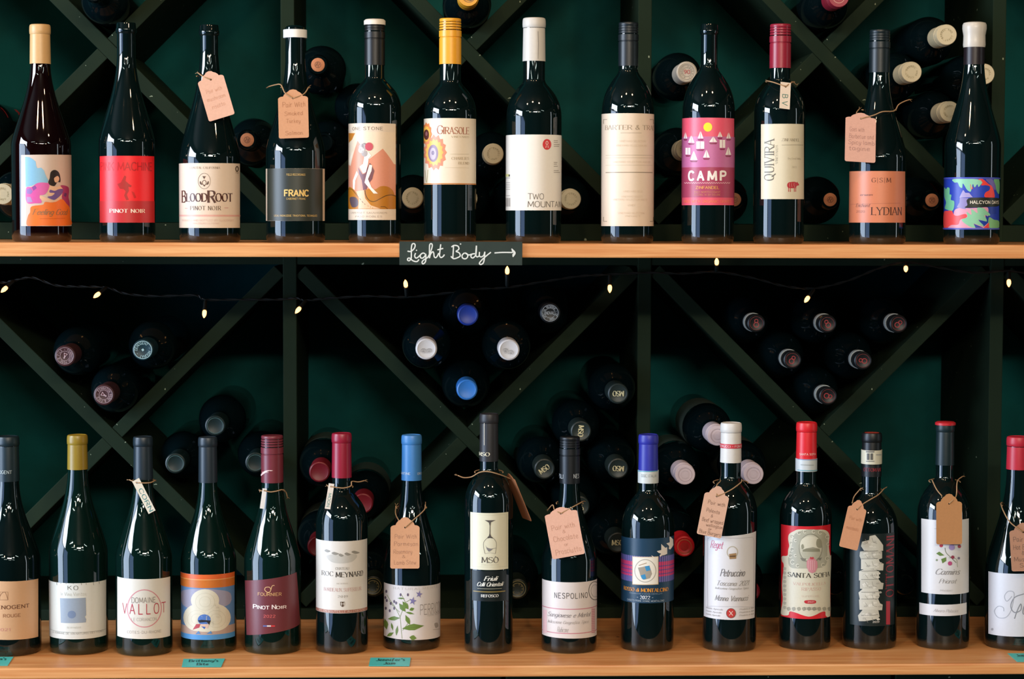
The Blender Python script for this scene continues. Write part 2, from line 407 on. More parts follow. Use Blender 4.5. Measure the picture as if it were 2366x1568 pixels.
class Art:
    def __init__(s, surf, bounds=None, base=0.0003):
        s.S = surf; s.b = bounds; s.items = []; s.base = base; s.n = 0
    def raw(s, polys, col, layer, conv=True):
        for p in polys:
            if len(p) < 3: continue
            if len(p) > 4 or conv:
                tr = tessellate_polygon([[Vector((q[0], q[1], 0)) for q in p]])
                ps = [[p[i] for i in t] for t in tr]
            else: ps = [p]
            s.n += 1
            for q in ps:
                q = [tuple(z) for z in q]
                if s.b:
                    q = clip(q, 0, s.b[0], True)
                    if len(q) > 2: q = clip(q, 0, s.b[1], False)
                    if len(q) > 2: q = clip(q, 1, s.b[2], True)
                    if len(q) > 2: q = clip(q, 1, s.b[3], False)
                    if len(q) < 3: continue
                u0 = min(z[0] for z in q); u1 = max(z[0] for z in q); st = s.S.step
                if u1-u0 > st*1.3:
                    k = math.floor(u0/st)
                    while k*st < u1:
                        w = clip(q, 0, k*st, True)
                        if len(w) > 2: w = clip(w, 0, (k+1)*st, False)
                        if len(w) > 2: s.items.append((w, col, layer, s.n))
                        k += 1
                else: s.items.append((q, col, layer, s.n))
    def poly(s, pts, col, layer=1):
        s.raw([[s.S.uv(*p) for p in pts]], col, layer)
    def blob(s, pts, col, layer=1):
        q = catmull([(p[0], p[1], 0) for p in list(pts)+[pts[0]]], 4)[:-1]
        s.poly([(p[0], p[1]) for p in q], col, layer)
    def rect(s, x0, y0, x1, y1, col, layer=1):
        s.poly([(x0, y0), (x1, y0), (x1, y1), (x0, y1)], col, layer)
    def band(s, ya, yb, col, layer=1, xm=None):
        """horizontal band right across the label; heights read at its middle"""
        xm = xm if xm is not None else proj_mid(s)
        z0 = s.S.uv(xm, yb)[1]; z1 = s.S.uv(xm, ya)[1]
        s.raw([[(s.b[0], z0), (s.b[1], z0), (s.b[1], z1), (s.b[0], z1)]], col, layer)
    def ell(s, cx, cy, rx, ry, col, layer=1, n=24, a0=0.0):
        s.poly([(cx+rx*math.cos(2*PI*i/n), cy+ry*math.sin(2*PI*i/n)) for i in range(n)], col, layer)
    def line(s, pts, w, col, layer=1, smooth=False):
        if smooth: pts = [(q[0], q[1]) for q in catmull([(p[0], p[1], 0) for p in pts], 4)]
        out = []; ribbon(pts, lambda d: w, out)
        for p in out: s.poly(p, col, layer)
    def ring(s, cx, cy, rx, ry, w, col, layer=1, n=28, a0=0, a1=2*PI):
        s.line([(cx+rx*math.cos(a0+(a1-a0)*i/n), cy+ry*math.sin(a0+(a1-a0)*i/n)) for i in range(n+1)], w, col, layer)
    def text(s, t, x0, x1, yt, yb, col, style='sans', bold=1.0, gap=1.1, layer=3, rot=0, jit=0.0):
        xm, ym = (x0+x1)/2, (yt+yb)/2
        if not rot:
            u0 = s.S.uv(x0, ym)[0]; u1 = s.S.uv(x1, ym)[0]; v0 = s.S.uv(xm, yb)[1]; v1 = s.S.uv(xm, yt)[1]
        else:
            u0 = s.S.uv(x0, ym)[0]; u1 = s.S.uv(x1, ym)[0]; v0 = s.S.uv(xm, yb)[1]; v1 = s.S.uv(xm, yt)[1]
        s.text_uv(t, u0, u1, v0, v1, col, style, bold, gap, layer, rot, jit)
    def text_uv(s, t, u0, u1, v0, v1, col, style='sans', bold=1.0, gap=1.1, layer=3, rot=0, jit=0.0):
        pl, w = glyphs(t, style, bold, gap, jit, random)
        out = []
        for p in pl:
            if not rot: out.append([(u0+q[0]/w*(u1-u0), v0+q[1]/7*(v1-v0)) for q in p])
            elif rot == 2: out.append([(u0+q[1]/7*(u1-u0), v1-q[0]/w*(v1-v0)) for q in p])
            else: out.append([(u1-q[1]/7*(u1-u0), v0+q[0]/w*(v1-v0)) for q in p])
        s.raw(out, col, layer, False)
    def build(s, name, parent, label=None):
        if not s.items: return None
        cols = []; vs = []; fs = []; mi = []
        for poly, col, layer, nn in s.items:
            if col not in cols: cols.append(col)
            k = len(vs); poly = ccw(poly)
            for (u, v) in poly: vs.append(s.S.xyz(u, v, s.base+layer*0.00006+(nn % 130)*4e-7))
            fs.append(tuple(range(k, k+len(poly)))); mi.append(cols.index(col))
        me = mesh(name, vs, fs)
        for c in cols: me.materials.append(ink(c))
        me.polygons.foreach_set('material_index', mi)
        if isinstance(s.S, Cyl): radial(me)
        o = link(name, me, parent)
        return o
def proj_mid(a):
    u = (a.b[0]+a.b[1])/2; x, y, z = a.S.xyz(u, a.b[2], 0)
    return proj((x+a.S.cx, y+a.S.cy, z+a.S.z0))[0]

# ------------------------------------------------------------------ setting
ZU = atY(1183, 562.7, 0).z          # top of upper shelf
ZL = atY(1183, 1537.5, 0).z         # top of lower shelf
RY, WY = 0.336, 0.640               # rack face, back wall
XA, XB = -1.15, 1.15
def struct(name, me, m):
    return tag(link(name, me, None, [m]), kind='structure')
ROOMP = mat('room_plaster', '2c2a24', 0.8, scale=3)
struct('wall_back', box_me('wall_back', -3.3, 3.4, WY, WY+0.1, 0, 2.9), WALLP)
struct('wall_left', box_me('wall_left', -3.3, -3.2, -7.1, WY, 0, 2.9), mat('left_plaster', '24221e', 0.8, scale=3))
struct('wall_right', box_me('wall_right', 3.4, 3.5, -7.1, WY+0.1, 0, 2.9), ROOMP)
struct('wall_front', box_me('wall_front', -3.3, 3.4, -7.2, -7.1, 0, 2.9), mat('front_plaster', '121512', 0.8, scale=3))
struct('floor', box_me('floor', -3.3, 3.5, -7.2, WY+0.1, -0.1, 0), mat('floor_boards', '2c2014', 0.5, scale=6, var=0.2))
struct('ceiling', box_me('ceiling', -3.3, 3.5, -7.2, WY+0.1, 2.9, 3.0), mat('ceiling_paint', '1e201c', 0.8, scale=3))

tU, tL = 0.0184, 0.0150
for (z, t, lab) in ((ZU, tU, 'upper beech wood shelf board carrying twelve bottles and the chalkboard sign'), (ZL, tL, 'lower beech wood shelf board carrying fifteen bottles and teal name cards')):
    me = box_me('shelf', XA, XB, 0, WY-0.0005, z-t, z, 0.0022)
    o = tag(link('shelf', me, None, [WOOD]), lab, 'shelf', 'beech shelf boards')

SEGS = []
def rack(z0, z1, xs, cz, label, rail_b, rail_t):
    SEGS.append(((-2, z0+rail_b-.01), (2, z0+rail_b-.01))); SEGS.append(((-2, z1-rail_t+.01), (2, z1-rail_t+.01)))
    root = empty('wine_rack', (0, (RY+WY)/2, z0), label, 'wine rack', 'dark painted lattice wine racks')
    def part(name, me, rot=None, loc=(0, 0, 0)):
        o = link(name, me, root, [RACKP]); o.location = Vector(loc)-Vector(root.location)
        if rot is not None: o.rotation_euler = (0, rot, 0)
        return o
    T = 0.020
    y0, y1 = RY, WY-0.0006
    part('bottom_rail', box_me('bottom_rail', XA, XB, y0+.001, y1, z0+.0003, z0+rail_b, 0.0012))
    part('top_rail', box_me('top_rail', XA, XB, y0+.001, y1, z1-rail_t, z1-.0003, 0.0012))
    xs = [xs[0]-(xs[1]-xs[0])] + xs
    for x in xs: SEGS.append(((x, z0), (x, z1)))
    for x in xs:
        if XA < x-T/2 and x+T/2 < XB:
            part('upright', box_me('upright', -T/2, T/2, y0, y1, z0+.0004, z1-.0004, 0.0012), None, (x, 0, 0))
    for a, b in zip(xs, xs[1:]+[xs[-1]+(xs[1]-xs[0])]):
        ca = (a+b)/2; hw = (b-a)/2-T/2; 
        zb, zt = z0+rail_b, z1-rail_t
        half = min(hw, (zt-zb)/2, cz-zb)
        L = half*math.sqrt(2)-0.008
        ya = y0+0.002
        Lr = L if ca+half < XB+.3 else L
        if ca-half > XB or ca+half < XA: continue
        k_ = L/math.sqrt(2)
        SEGS.append(((ca-k_, cz+k_), (ca+k_, cz-k_))); SEGS.append(((ca-k_, cz-k_), (ca+k_, cz+k_)))
        part('diagonal_board', box_me('diagonal_board', -L, L, ya, y1, -T/2, T/2, 0.001), math.radians(45), (ca, 0, cz))
        for sgn in (-1, 1):
            me = box_me('diagonal_board', (T/2+.0002) if sgn > 0 else -L, L if sgn > 0 else -(T/2+.0002), ya+.001, y1, -T/2, T/2, 0.001)
            part('diagonal_board', me, math.radians(-45), (ca, 0, cz))
    return root
def X(px, py): return atY(px, py, RY).x
def Z(px, py): return atY(px, py, RY).z
xsU = [X(664, 60), X(1490, 100), X(2308, 150)]
xsL = [X(670, 850), X(1488, 850), X(2301, 850)]
rbU = Z(1183, 517)-ZU
czU = Z(1075, 116)
rbL = Z(1183, 1404)-ZL
rack(ZU, 2*czU-ZU-rbU+0.02, xsU, czU, 'upper dark olive lattice wine rack behind the top row of bottles', rbU, 0.02)
zt = Z(1183, 612)
rack(ZL, ZU-tU, xsL, Z(1083, 1010), 'lower dark olive lattice wine rack between the two beech shelves', rbL, ZU-tU-zt)
# closed base unit that carries the lower shelf
root = empty('base_cabinet', (0, 0.33, 0), 'dark green base cabinet under the lower beech shelf', 'cabinet')
for nm, (x0, x1, y0, y1, z0, z1) in (('cabinet_body', (XA, XB, RY-.03, WY-.001, 0.09, ZL-tL-.0004)), ('plinth', (XA+.02, XB-.02, RY+.02, WY-.001, 0, 0.09))):
    o = link(nm, box_me(nm, x0, x1, y0-.33, y1-.33, z0, z1, .001), root, [RACKP])
for k in range(4):
    w = (XB-XA)/4
    o = link('door', box_me('door', XA+k*w+.003, XA+(k+1)*w-.003, RY-.052-.33, RY-.0305-.33, 0.11, ZL-tL-.02, .002), root, [RACKP])
    link('door_handle', box_me('door_handle', XA+(k+.8)*w, XA+(k+.82)*w, RY-.07-.33, RY-.0525-.33, .55, .68, .002), o, [mat('dark_steel', '2a2a2a', 0.3, metal=1)])

# ------------------------------------------------------------------ display bottles
BORD = [(0, 0), (.06, .035), (.13, .13), (.21, .29), (.31, .47), (.43, .66), (.56, .81), (.70, .915), (.85, .98), (1, 1)]
BURG = [(0, 0), (.15, .06), (.3, .17), (.45, .33), (.6, .53), (.74, .72), (.87, .89), (.95, .97), (1, 1)]
class Bottle:
    """xc: axis px at mid height, yt/yb: top and foot px, R/rn: half widths px, ya/ys: px where neck flares / body is full"""
    def __init__(s, xc, yt, R, rn, ya, ys, kind, label, shelf, yb=None, xt=None, glass=None):
        s.z0 = ZU if shelf == 'U' else ZL
        if shelf == 'U':
            cy = 0.075
        else:
            p = atZ(xc, yb, s.z0); k0 = (p-CAM).dot(FW)/F; cy = p.y+R*k0*0.985
        s.cy = cy
        ym = (ys+(556 if shelf == 'U' else yb))/2
        P = atY(xc, ym, cy); s.cx = P.x
        k = (P-CAM).dot(FW)/F; s.k = k
        s.R = R*k; s.rn = rn*k
        f = lambda y: atY(xc, y, cy).z-s.z0
        s.f = f
        s.top = atY(xc, yt, cy-(0 if yt < 490 else 0)).z-s.z0
        s.za, s.zs = f(ya), f(ys)
        R_, rg = s.R, s.rn-0.0008
        s.rg = rg
        prof = [(0, 0.0006), (R_*.78, 0.0006), (R_*.88, 0.0), (R_*.96, .0016), (R_*.993, .005), (R_, .010)]
        for i in range(1, 5): prof.append((R_, .010+(s.zs-.010)*i/5.0))
        tab = BORD if kind == 'bord' else BURG
        cv = catmull([(r, t, 0) for t, r in tab], 4)
        pr = [(rg+(R_-rg)*min(1, max(0, c[0])), s.za+(s.zs-s.za)*c[1]) for c in cv]
        prof += pr[::-1]
        s.prof = prof
        s.root = empty('wine_bottle', (s.cx, cy, s.z0), label, 'wine bottle', 'display bottles on the %s shelf' % ('upper' if shelf == 'U' else 'lower'))
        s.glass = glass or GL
    def r(s, z):
        P = s.prof
        for (r0, z0), (r1, z1) in zip(P[3:], P[4:]):
            if z0 <= z <= z1 and z1 > z0: return r0+(r1-r0)*(z-z0)/(z1-z0)
        return s.rn if z > s.za else s.R
    def body(s, zend, lip=None):
        P = list(s.prof)
        if lip: P += lip
        else: P += [(s.rg, zend), (0, zend)]
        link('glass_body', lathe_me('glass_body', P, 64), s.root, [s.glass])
    def part(s, name, prof, m, seg=40, parent=None):
        return link(name, lathe_me(name, prof, seg), parent or s.root, [m] if not isinstance(m, list) else m)
    def cap(s, kind, ycap, col, m=None):
        t, rn = s.top, s.rn; zc = s.f(ycap) if ycap else t-.05
        m = m or foil(col)
        if kind == 'foil':
            s.body(t-.004)
            return s.part('capsule', [(s.rg, zc), (rn, zc), (rn*.955, t-.0150), (rn*.945, t-.0138), (rn*1.0, t-.0128), (rn*1.015, t-.009), (rn*1.0, t-.0035), (rn*.955, t-.0012), (rn*.86, t-.0004), (rn*.80, t-.0012), (0, t-.0012)], m)
        if kind == 'screw':
            s.body(t-.004)
            P = [(s.rg, zc), (rn, zc), (rn, t-.0265), (rn*.95, t-.026), (rn*.95, t-.0252), (rn*1.02, t-.0245), (rn*1.02, t-.0165), (rn*.94, t-.0160), (rn*.94, t-.0152)]
            for q in (.0145, .0110, .0075): P += [(rn*.99, t-q), (rn*.99, t-q+.0018), (rn*.945, t-q+.0022), (rn*.945, t-q+.0028)]
            P += [(rn*.98, t-.0040), (rn*.98, t-.0014), (rn*.93, t-.0002), (0, t-.0002)]
            return s.part('screw_cap', P, m)
        if kind == 'wax':
            s.body(t-.004)
            P = [(s.rg, zc), (rn*1.0, zc-.001), (rn*1.05, zc+.002), (rn*1.03, zc+.008), (rn*1.02, t-.018), (rn*1.07, t-.014), (rn*1.13, t-.009), (rn*1.12, t-.004), (rn*1.02, t-.0012), (rn*.7, t), (0, t)]
            return s.part('wax_seal', P, m)
        if kind == 'bare':
            g = s.rg
            s.body(0, [(g, t-.0150), (g*1.02, t-.0142), (g*1.12, t-.0128), (g*1.14, t-.0085), (g*1.08, t-.0066), (g*1.06, t-.002), (g*1.0, t), (g*.62, t), (g*.6, t-.003), (0, t-.003)])
            return s.part('cork', [(0, t-.0028), (g*.58, t-.0028), (g*.57, t-.0004), (g*.5, t), (0, t)], m)
    def sleeve(s, name, ya, yb, col, r, parent, m=None, over=.0004):
        z1, z0 = s.f(ya), s.f(yb)
        rr = r+over
        return s.part(name, [(r-.0003, z0), (rr, z0), (rr, z1), (r-.0003, z1)], m or foil(col), 40, parent)
    def surf(s, R=None): return Cyl(s.cx, s.cy, R or s.R, s.z0)
    def label(s, pts, col, name='label', label=None, rough=None, th=0.00028):
        """pts: outline corner px, clockwise from top left"""
        S = s.surf()
        uv = [S.uv(*p) for p in pts]
        A = Art(S, None, 0.0)
        tr = tessellate_polygon([[Vector((q[0], q[1], 0)) for q in uv]])
        A.raw([uv], col, 0)
        vs = []; fs = []
        for poly, c, l, _n in A.items:
            k = len(vs); poly = ccw(poly)
            for (u, v) in poly: vs.append(S.xyz(u, v, th))
            fs.append(tuple(range(k, k+len(poly))))
        n = len(uv)                                   # paper edge
        for i in range(n):
            a, b = uv[i], uv[(i+1) % n]
            m = max(1, int(abs(b[0]-a[0])/S.step))
            for j in range(m):
                p = [a[q]+(b[q]-a[q])*j/m for q in (0, 1)]; w = [a[q]+(b[q]-a[q])*(j+1)/m for q in (0, 1)]
                k = len(vs)
                vs += [S.xyz(p[0], p[1], 0), S.xyz(w[0], w[1], 0), S.xyz(w[0], w[1], th), S.xyz(p[0], p[1], th)]
                fs.append((k, k+1, k+2, k+3))
        me = mesh(name, vs, fs); radial(me)
        o = link(name, me, s.root, [paper(col)])
        if label: o['label'] = label
        b = (min(q[0] for q in uv)+.0002, max(q[0] for q in uv)-.0002, min(q[1] for q in uv)+.0002, max(q[1] for q in uv)-.0002)
        return o, Art(S, b, th+0.00006)
def rectpts(x0, y0, x1, y1): return [(x0, y0), (x1, y0), (x1, y1), (x0, y1)]
def cr(x0, y0, sc):
    def f(*pts): return [(x0+a/sc, y0+b/sc) for a, b in pts]
    return f
INK = '2c2622'

# --- U1 reclining girl label
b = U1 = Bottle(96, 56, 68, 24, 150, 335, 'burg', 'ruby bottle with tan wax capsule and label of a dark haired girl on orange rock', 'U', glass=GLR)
b.cap('foil', 148, 'c79f68')
o, a = b.label(rectpts(49, 358, 165, 522), 'cdb8a6')
q = cr(20, 340, 7.84)
a.rect(58, 358, 62, 522, 'cdb8a6', 0)
a.poly(q((300,170),(380,180),(440,215),(490,260),(500,340),(520,380),(590,370),(640,420),(660,480),(690,550),(720,600),(700,650),(520,650),(420,700),(310,720)), '7fb0c6', 1)
a.blob(q((320,740),(420,720),(520,650),(640,640),(740,670),(700,800),(640,860),(560,880),(600,1000),(480,1015),(330,1000)), 'd0559a', 2)
a.poly(q((330,760),(400,740),(440,800),(400,850),(330,840)), '8f6aa8', 3); a.poly(q((330,900),(400,900),(440,990),(340,1000)), 'a887b0', 3)
a.poly(q((420,720),(480,690),(510,740),(450,790)), '8a4a90', 3)
a.blob(q((930,700),(1060,710),(1090,780),(1080,900),(1100,1000),(1090,1120),(1000,1080),(960,900)), 'a5406a', 2)
a.poly(q((1010,820),(1050,840),(1030,900),(990,880)), '6a3a66', 3)
a.blob(q((350,1250),(390,1180),(400,1090),(460,1060),(620,1040),(660,990),(800,1000),(960,940),(1040,1020),(1100,1100),(1110,1280),(1105,1410),(600,1420),(340,1420)), 'e8742a', 3)
a.poly(q((740,690),(700,860),(780,890),(860,870),(880,900),(820,980),(640,900),(570,870),(560,920),(620,970),(760,1000),(850,990),(950,930),(980,760),(930,700),(860,720)), 'e0b795', 4)
a.blob(q((750,770),(830,790),(900,760),(980,760),(960,840),(870,930),(800,950),(700,900),(780,880),(830,830),(740,820)), '6d5590', 5)
a.blob(q((740,560),(760,450),(830,410),(900,450),(930,540),(930,630),(880,630),(830,700),(760,690),(715,640)), '2a211c', 5)
a.blob(q((820,560),(880,520),(910,560),(900,610),(860,640),(830,620)), 'dcae8a', 6)
a.text('Feeling Good', 75, 152, 483, 496, '9a6a44', 'script', 1.3, layer=5)
a.line([(92, 505), (150, 504)], 1.2, 'd06018', 5)
a.build('artwork', o)

# --- U2 red label
b = U2 = Bottle(294, 53, 64, 22.5, 132, 330, 'burg', 'dark bottle with bare glass neck and bright red label lettered PINOT NOIR', 'U')
b.cap('bare', 0, '3a2018', mat('dark_cork', '5a3a26', .7))
o, a = b.label(rectpts(231, 361, 356, 514), 'f0242a')
a.band(464, 514, 'bb2a2c', 1)
a.text('PINOT NOIR', 254, 334, 483, 491, 'f4e0cc', 'serif', 1.7, 1.2)
a.text('PINK MACHINE', 233, 350, 375, 393, 'b81c20', 'sans', 1.5, 0.9)
q = cr(220, 340, 8.253)
a.poly(q((560,535),(590,560),(575,640),(640,700),(690,730),(680,760),(630,750),(640,830),(600,900),(640,1000),(590,1010),(550,920),(580,840),(540,800),(470,790),(420,700),(490,670)), 'a8221f', 2)
a.poly(q((690,840),(740,860),(780,960),(740,970)), 'c4201f', 2)
a.build('lettering', o)

# --- U3
b = U3 = Bottle(485, 58, 70, 22, 125, 365, 'burg', 'dark bottle with tilted kraft tag on its neck and square cream label reading BloodRoot', 'U')
b.cap('bare', 0, '3a2018', mat('dark_cork', '5a3a26', .7))
o, a = b.label(rectpts(413, 378, 554, 526), 'ddc9b2')
q = cr(400, 360, 8.711)
a.text('COASTAL CALIFORNIA', 439, 508, 385, 389.5, '6e5844', 'serif', 1.0)
a.ring(472, 418, 14, 18, .9, '7a6a5c', 2)
a.poly(q((590,410),(660,410),(640,440),(625,470),(610,440)), '5a4438', 2)
a.ring(472, 422, 4.5, 5.5, 1.3, '5a4438', 2)
for sx in (-1, 1):
    a.blob([(472+sx*5, 427), (472+sx*10, 424), (472+sx*9.5, 418), (472+sx*7, 421)], '5a4438', 2)
a.poly([(469, 427), (475, 427), (472, 431)], '5a4438', 2)
a.text('B', 421, 429.5, 441, 467, '4a2418', 'serif', 1.7); a.text('LOOD', 431, 478, 447, 465, '4a2418', 'serif', 1.8, .8)
a.text('R', 480, 497, 441, 467, '4a2418', 'serif', 1.9); a.text('OOT', 498, 536, 447, 465, '4a2418', 'serif', 1.8, .8)
a.text('PINOT NOIR', 440, 510, 476, 485, '54402f', 'serif', 1.2, 1.6)
a.line([(428, 481), (434, 481)], 1.2, 'c98a80', 2); a.line([(518, 480), (527, 480)], 1.2, 'c98a80', 2)
a.band(496, 500, 'd9a494', 1)
a.text('PRODUCED AND BOTTLED BY BLOODROOT', 421, 540, 507, 511, 'cfa79a', 'sans', .9)
a.text('HEALDSBURG CALIFORNIA', 446, 506, 514, 517.5, 'cfa79a', 'sans', .9)
a.ring(547, 390, 2.8, 5.5, 2.0, '3f3222', 2); a.text('750', 543, 550, 397, 401, '6e5844')
a.build('lettering', o)

# --- U4 black label
b = U4 = Bottle(683, 58, 68, 24, 146, 350, 'burg', 'dark bottle with white neck band, kraft tag and black label reading FRANC in gold', 'U')
t = b.top; g = b.rg
b.body(t-.012)
b.part('neck_band', [(g, t-.0175), (b.rn*1.14, t-.0172), (b.rn*1.14, t-.0065), (g, t-.0062)], paper('dcdcd4'))
b.part('glass_stopper', [(g*.9, t-.0066), (g*1.02, t-.0060), (g*1.0, t-.0036), (g*.85, t-.0016), (g*.5, t-.0004), (0, t)], GL)
o, a = b.label(rectpts(612, 390, 750, 510), 'e2ccb0')
a.rect(618, 389, 745, 511, '2d3128', 1); 
a.text('FIELD RECORDINGS', 662, 705, 401, 405.5, 'd6b264', 'sans', 1.3)
a.text('FRANC', 657, 712, 439, 452.5, 'e2bd6c', 'sans', 2.4, 1.3)
a.text('CABERNET FRANC', 662, 706, 457, 461, 'd6b264', 'sans', 1.3)
a.text('LOCAL KNOWLEDGE. TRADITIONAL TECHNIQUES', 634, 732, 496, 500, 'd6b264', 'sans', 1.3)
a.build('lettering', o)

# --- U5 one stone
b = U5 = Bottle(866, 46, 60.5, 23.5, 178, 252, 'bord', 'dark bottle with black screw cap and label of a woman with flowers by pink mountains', 'U')
c = b.cap('screw', 151, '101314')
b.part('white_rim', [(b.rn*1.0, b.top-.0068), (b.rn*1.06, b.top-.0068), (b.rn*1.06, b.top-.0012), (b.rn*.9, b.top+.0006), (0, b.top+.0006)], foil('d9d2c0'), parent=c)
o, a = b.label(rectpts(805.5, 286, 914, 508), 'dfcdb4')
q = cr(790, 270, 6.272)
a.rect(806, 306, 914, 482, 'e6d2b4', 0)
a.poly(q((100,235),(195,235),(150,330),(105,380)), 'c07a2c', 1)
a.poly(q((100,690),(130,710),(170,540),(230,345),(270,400),(320,580),(400,610),(500,530),(590,460),(640,520),(750,680),(780,690),(780,1140),(400,1100),(100,1060)), 'd98f70', 1)
a.poly(q((105,640),(170,480),(210,360),(180,420),(150,600),(130,700)), 'ecdcc4', 2)
a.blob(q((100,1040),(150,1030),(210,1090),(260,1100),(330,1060),(400,1040),(480,1050),(560,1005),(660,1010),(730,1060),(760,1130),(780,1150),(780,1330),(100,1330)), 'b9761e', 2)
a.line(q((100,1040),(150,1050),(200,1110),(260,1180),(330,1260),(450,1320)), 1.2, '6a4416', 3, True)
a.line(q((335,1060),(350,1140),(400,1210),(470,1225),(560,1180),(640,1140),(720,1130),(780,1150)), 1.6, '5a3c14', 3, True)
a.line(q((560,1300),(620,1300),(660,1330)), 1.2, '5a3c14', 3)
a.poly(q((210,1080),(320,1060),(340,1180),(420,1280),(560,1330),(240,1330),(250,1180)), 'e6b88e', 3)
a.blob(q((120,1170),(190,1160),(235,1210),(230,1290),(160,1310),(130,1260)), '5a4a50', 3)
a.poly(q((240,730),(300,830),(340,820),(360,760),(400,670),(420,680),(470,780),(440,900),(380,980),(360,1050),(310,1060),(290,920),(250,820)), '76494c', 4)
a.poly(q((330,560),(380,500),(430,560),(390,600),(380,680),(350,800),(310,820),(260,720),(310,680)), 'f0e2d0', 5)
a.poly(q((400,690),(440,700),(430,780),(380,900),(430,1020),(520,1110),(460,1110),(330,950),(360,830)), 'f0e2d0', 6)
a.poly(q((220,780),(240,830),(200,920),(190,1060),(165,1040),(165,920)), 'f0e2d0', 5)
for (x, y, r, cc) in ((300,440,52,'b4a9a0'), (285,480,42,'d8cfc4'), (330,530,44,'a89c94'), (330,420,42,'8f847e'), (395,430,58,'c4505a')):
    p_ = q((x, y))[0]; a.ell(p_[0], p_[1], r/6.27, r*1.05/6.27, cc, 7 if cc != 'c4505a' else 8, 14)
a.rect(806, 483, 914, 508, 'dfcdb4', 5)
a.text('ONE STONE', 815, 884, 293, 300, '6a5c50', 'sans', 1.1, 2.0)
a.text('CABERNET SAUVIGNON', 812, 893, 489.5, 493.5, '8f8070', 'sans', 1.0, 1.7, layer=7)
a.text('PASO ROBLES', 822, 882, 498, 502, '8f8070', 'sans', 1.0, 1.7, layer=7)
a.build('artwork', o)

# --- U6 sunflower
b = U6 = Bottle(1040, 43, 60.5, 25.5, 186, 266, 'bord', 'dark bottle with golden yellow screw cap and cream label of orange sunflowers', 'U')
b.cap('screw', 149, 'e2a02a', foil('e2a02a', .3))
o, a = b.label(rectpts(977, 275, 1099.5, 427), 'e4d5bb')
q = cr(960, 260, 8.711)
a.band(423, 428, 'c07c3c', 2)
def flower(cx, cy, rx, ry, n, col, lay):
    pts = []
    for i in range(n*2):
        t = 2*PI*i/(n*2); k = 1.0 if i % 2 == 0 else 0.84
        pts.append((cx+rx*k*math.cos(t), cy+ry*k*math.sin(t)))
    a.poly(pts, col, lay)
flower(986.5, 310, 12.5, 28, 11, 'dd8048', 1); flower(986, 310, 9.5, 20, 11, 'eeb44c', 2)
a.ell(986, 311, 6, 12, '5a2f28', 3); a.ell(986, 309, 2.5, 5, '8f5a58', 4)
flower(1005, 352, 27.5, 42, 15, 'e08a68', 2); flower(1004, 352, 21, 32, 15, 'f0b85a', 3)
a.ell(1001.5, 354, 11.5, 20, '8b7488', 4); a.ell(1001, 355, 7.5, 14, 'b4a4ae', 5); a.ell(1001, 353, 3, 5, '74607a', 6)
a.line(q((200,1160),(220,1400)), 1.0, 'a39f6c', 3); a.line(q((255,1150),(235,1410)), 1.0, 'a39f6c', 3)
a.text('G', 1010, 1023, 290, 309, '9a4c2c', 'serif', 1.0); a.text('IRASOLE', 1024, 1083, 294, 309, '9a4c2c', 'serif', 1.2, .9)
a.text('VINEYARDS', 1043, 1083, 314, 318, 'a09070', 'serif', .9)
a.text('CHARLIES', 1043, 1083, 363, 368.5, 'a08c6c', 'serif', 1.1); a.text('BLEND', 1059, 1083, 374, 379.5, 'a08c6c', 'serif', 1.1)
a.line([(1040, 356), (1083, 356)], .8, 'c8b898', 2); a.line([(1028, 387), (1083, 388)], .8, 'cdbc9c', 2)
a.build('artwork', o)

# --- U7
b = U7 = Bottle(1233, 41, 64, 26.5, 184, 272, 'bord', 'dark bottle with pale grey foil and plain white label with red disc reading TWO MOUNTAIN', 'U')
c = b.cap('foil', 142, 'c3bfb4', foil('c3bfb4', .42))
A_ = Art(b.surf(b.rn)); A_.line([(1243, 72), (1244, 100), (1243, 136)], .9, '6f6a64', 1); A_.build('lettering', c)
o, a = b.label(rectpts(1168, 313, 1298, 486), 'e2ddd0')
q = cr(1150, 300, 7.84)
a.ell(1263.5, 333.5, 10, 12.5, 'cf3f40', 1)
a.ring(1263.5, 330, 2.4, 4, 1.3, 'efd8cc', 2, 12); a.line(q((865,325),(880,275),(893,320),(905,275),(918,325)), 1.3, 'efd8cc', 2)
for i, (y, x1) in enumerate(((325,1288),(329,1288),(334,1292),(338,1291),(375,1287),(379,1286),(384,1288),(394,1290),(398,1293))):
    a.line([(1279, y), (x1, y)], 1.6, '9f978a', 2)
a.text('TWO', 1220, 1256, 447, 460, '5c544c', 'sans', .95, .7); a.text('MOUNTAIN', 1219, 1295, 465, 478, '5c544c', 'sans', .95, .9)
a.rect(1169, 402, 1177, 408, 'd3d08c', 2); a.rect(1176, 403, 1178.5, 407.5, '444', 3) if False else a.rect(1176, 403, 1178.5, 407.5, '454540', 3)
for y in (411, 422, 427, 432, 437, 452): a.line([(1169, y), (1179, y)], 1.4, 'aaa298', 2)
for i in range(5): a.rect(1169+i*2.3, 457, 1170.2+i*2.3, 477, '8f8880', 2)
a.build('lettering', o)

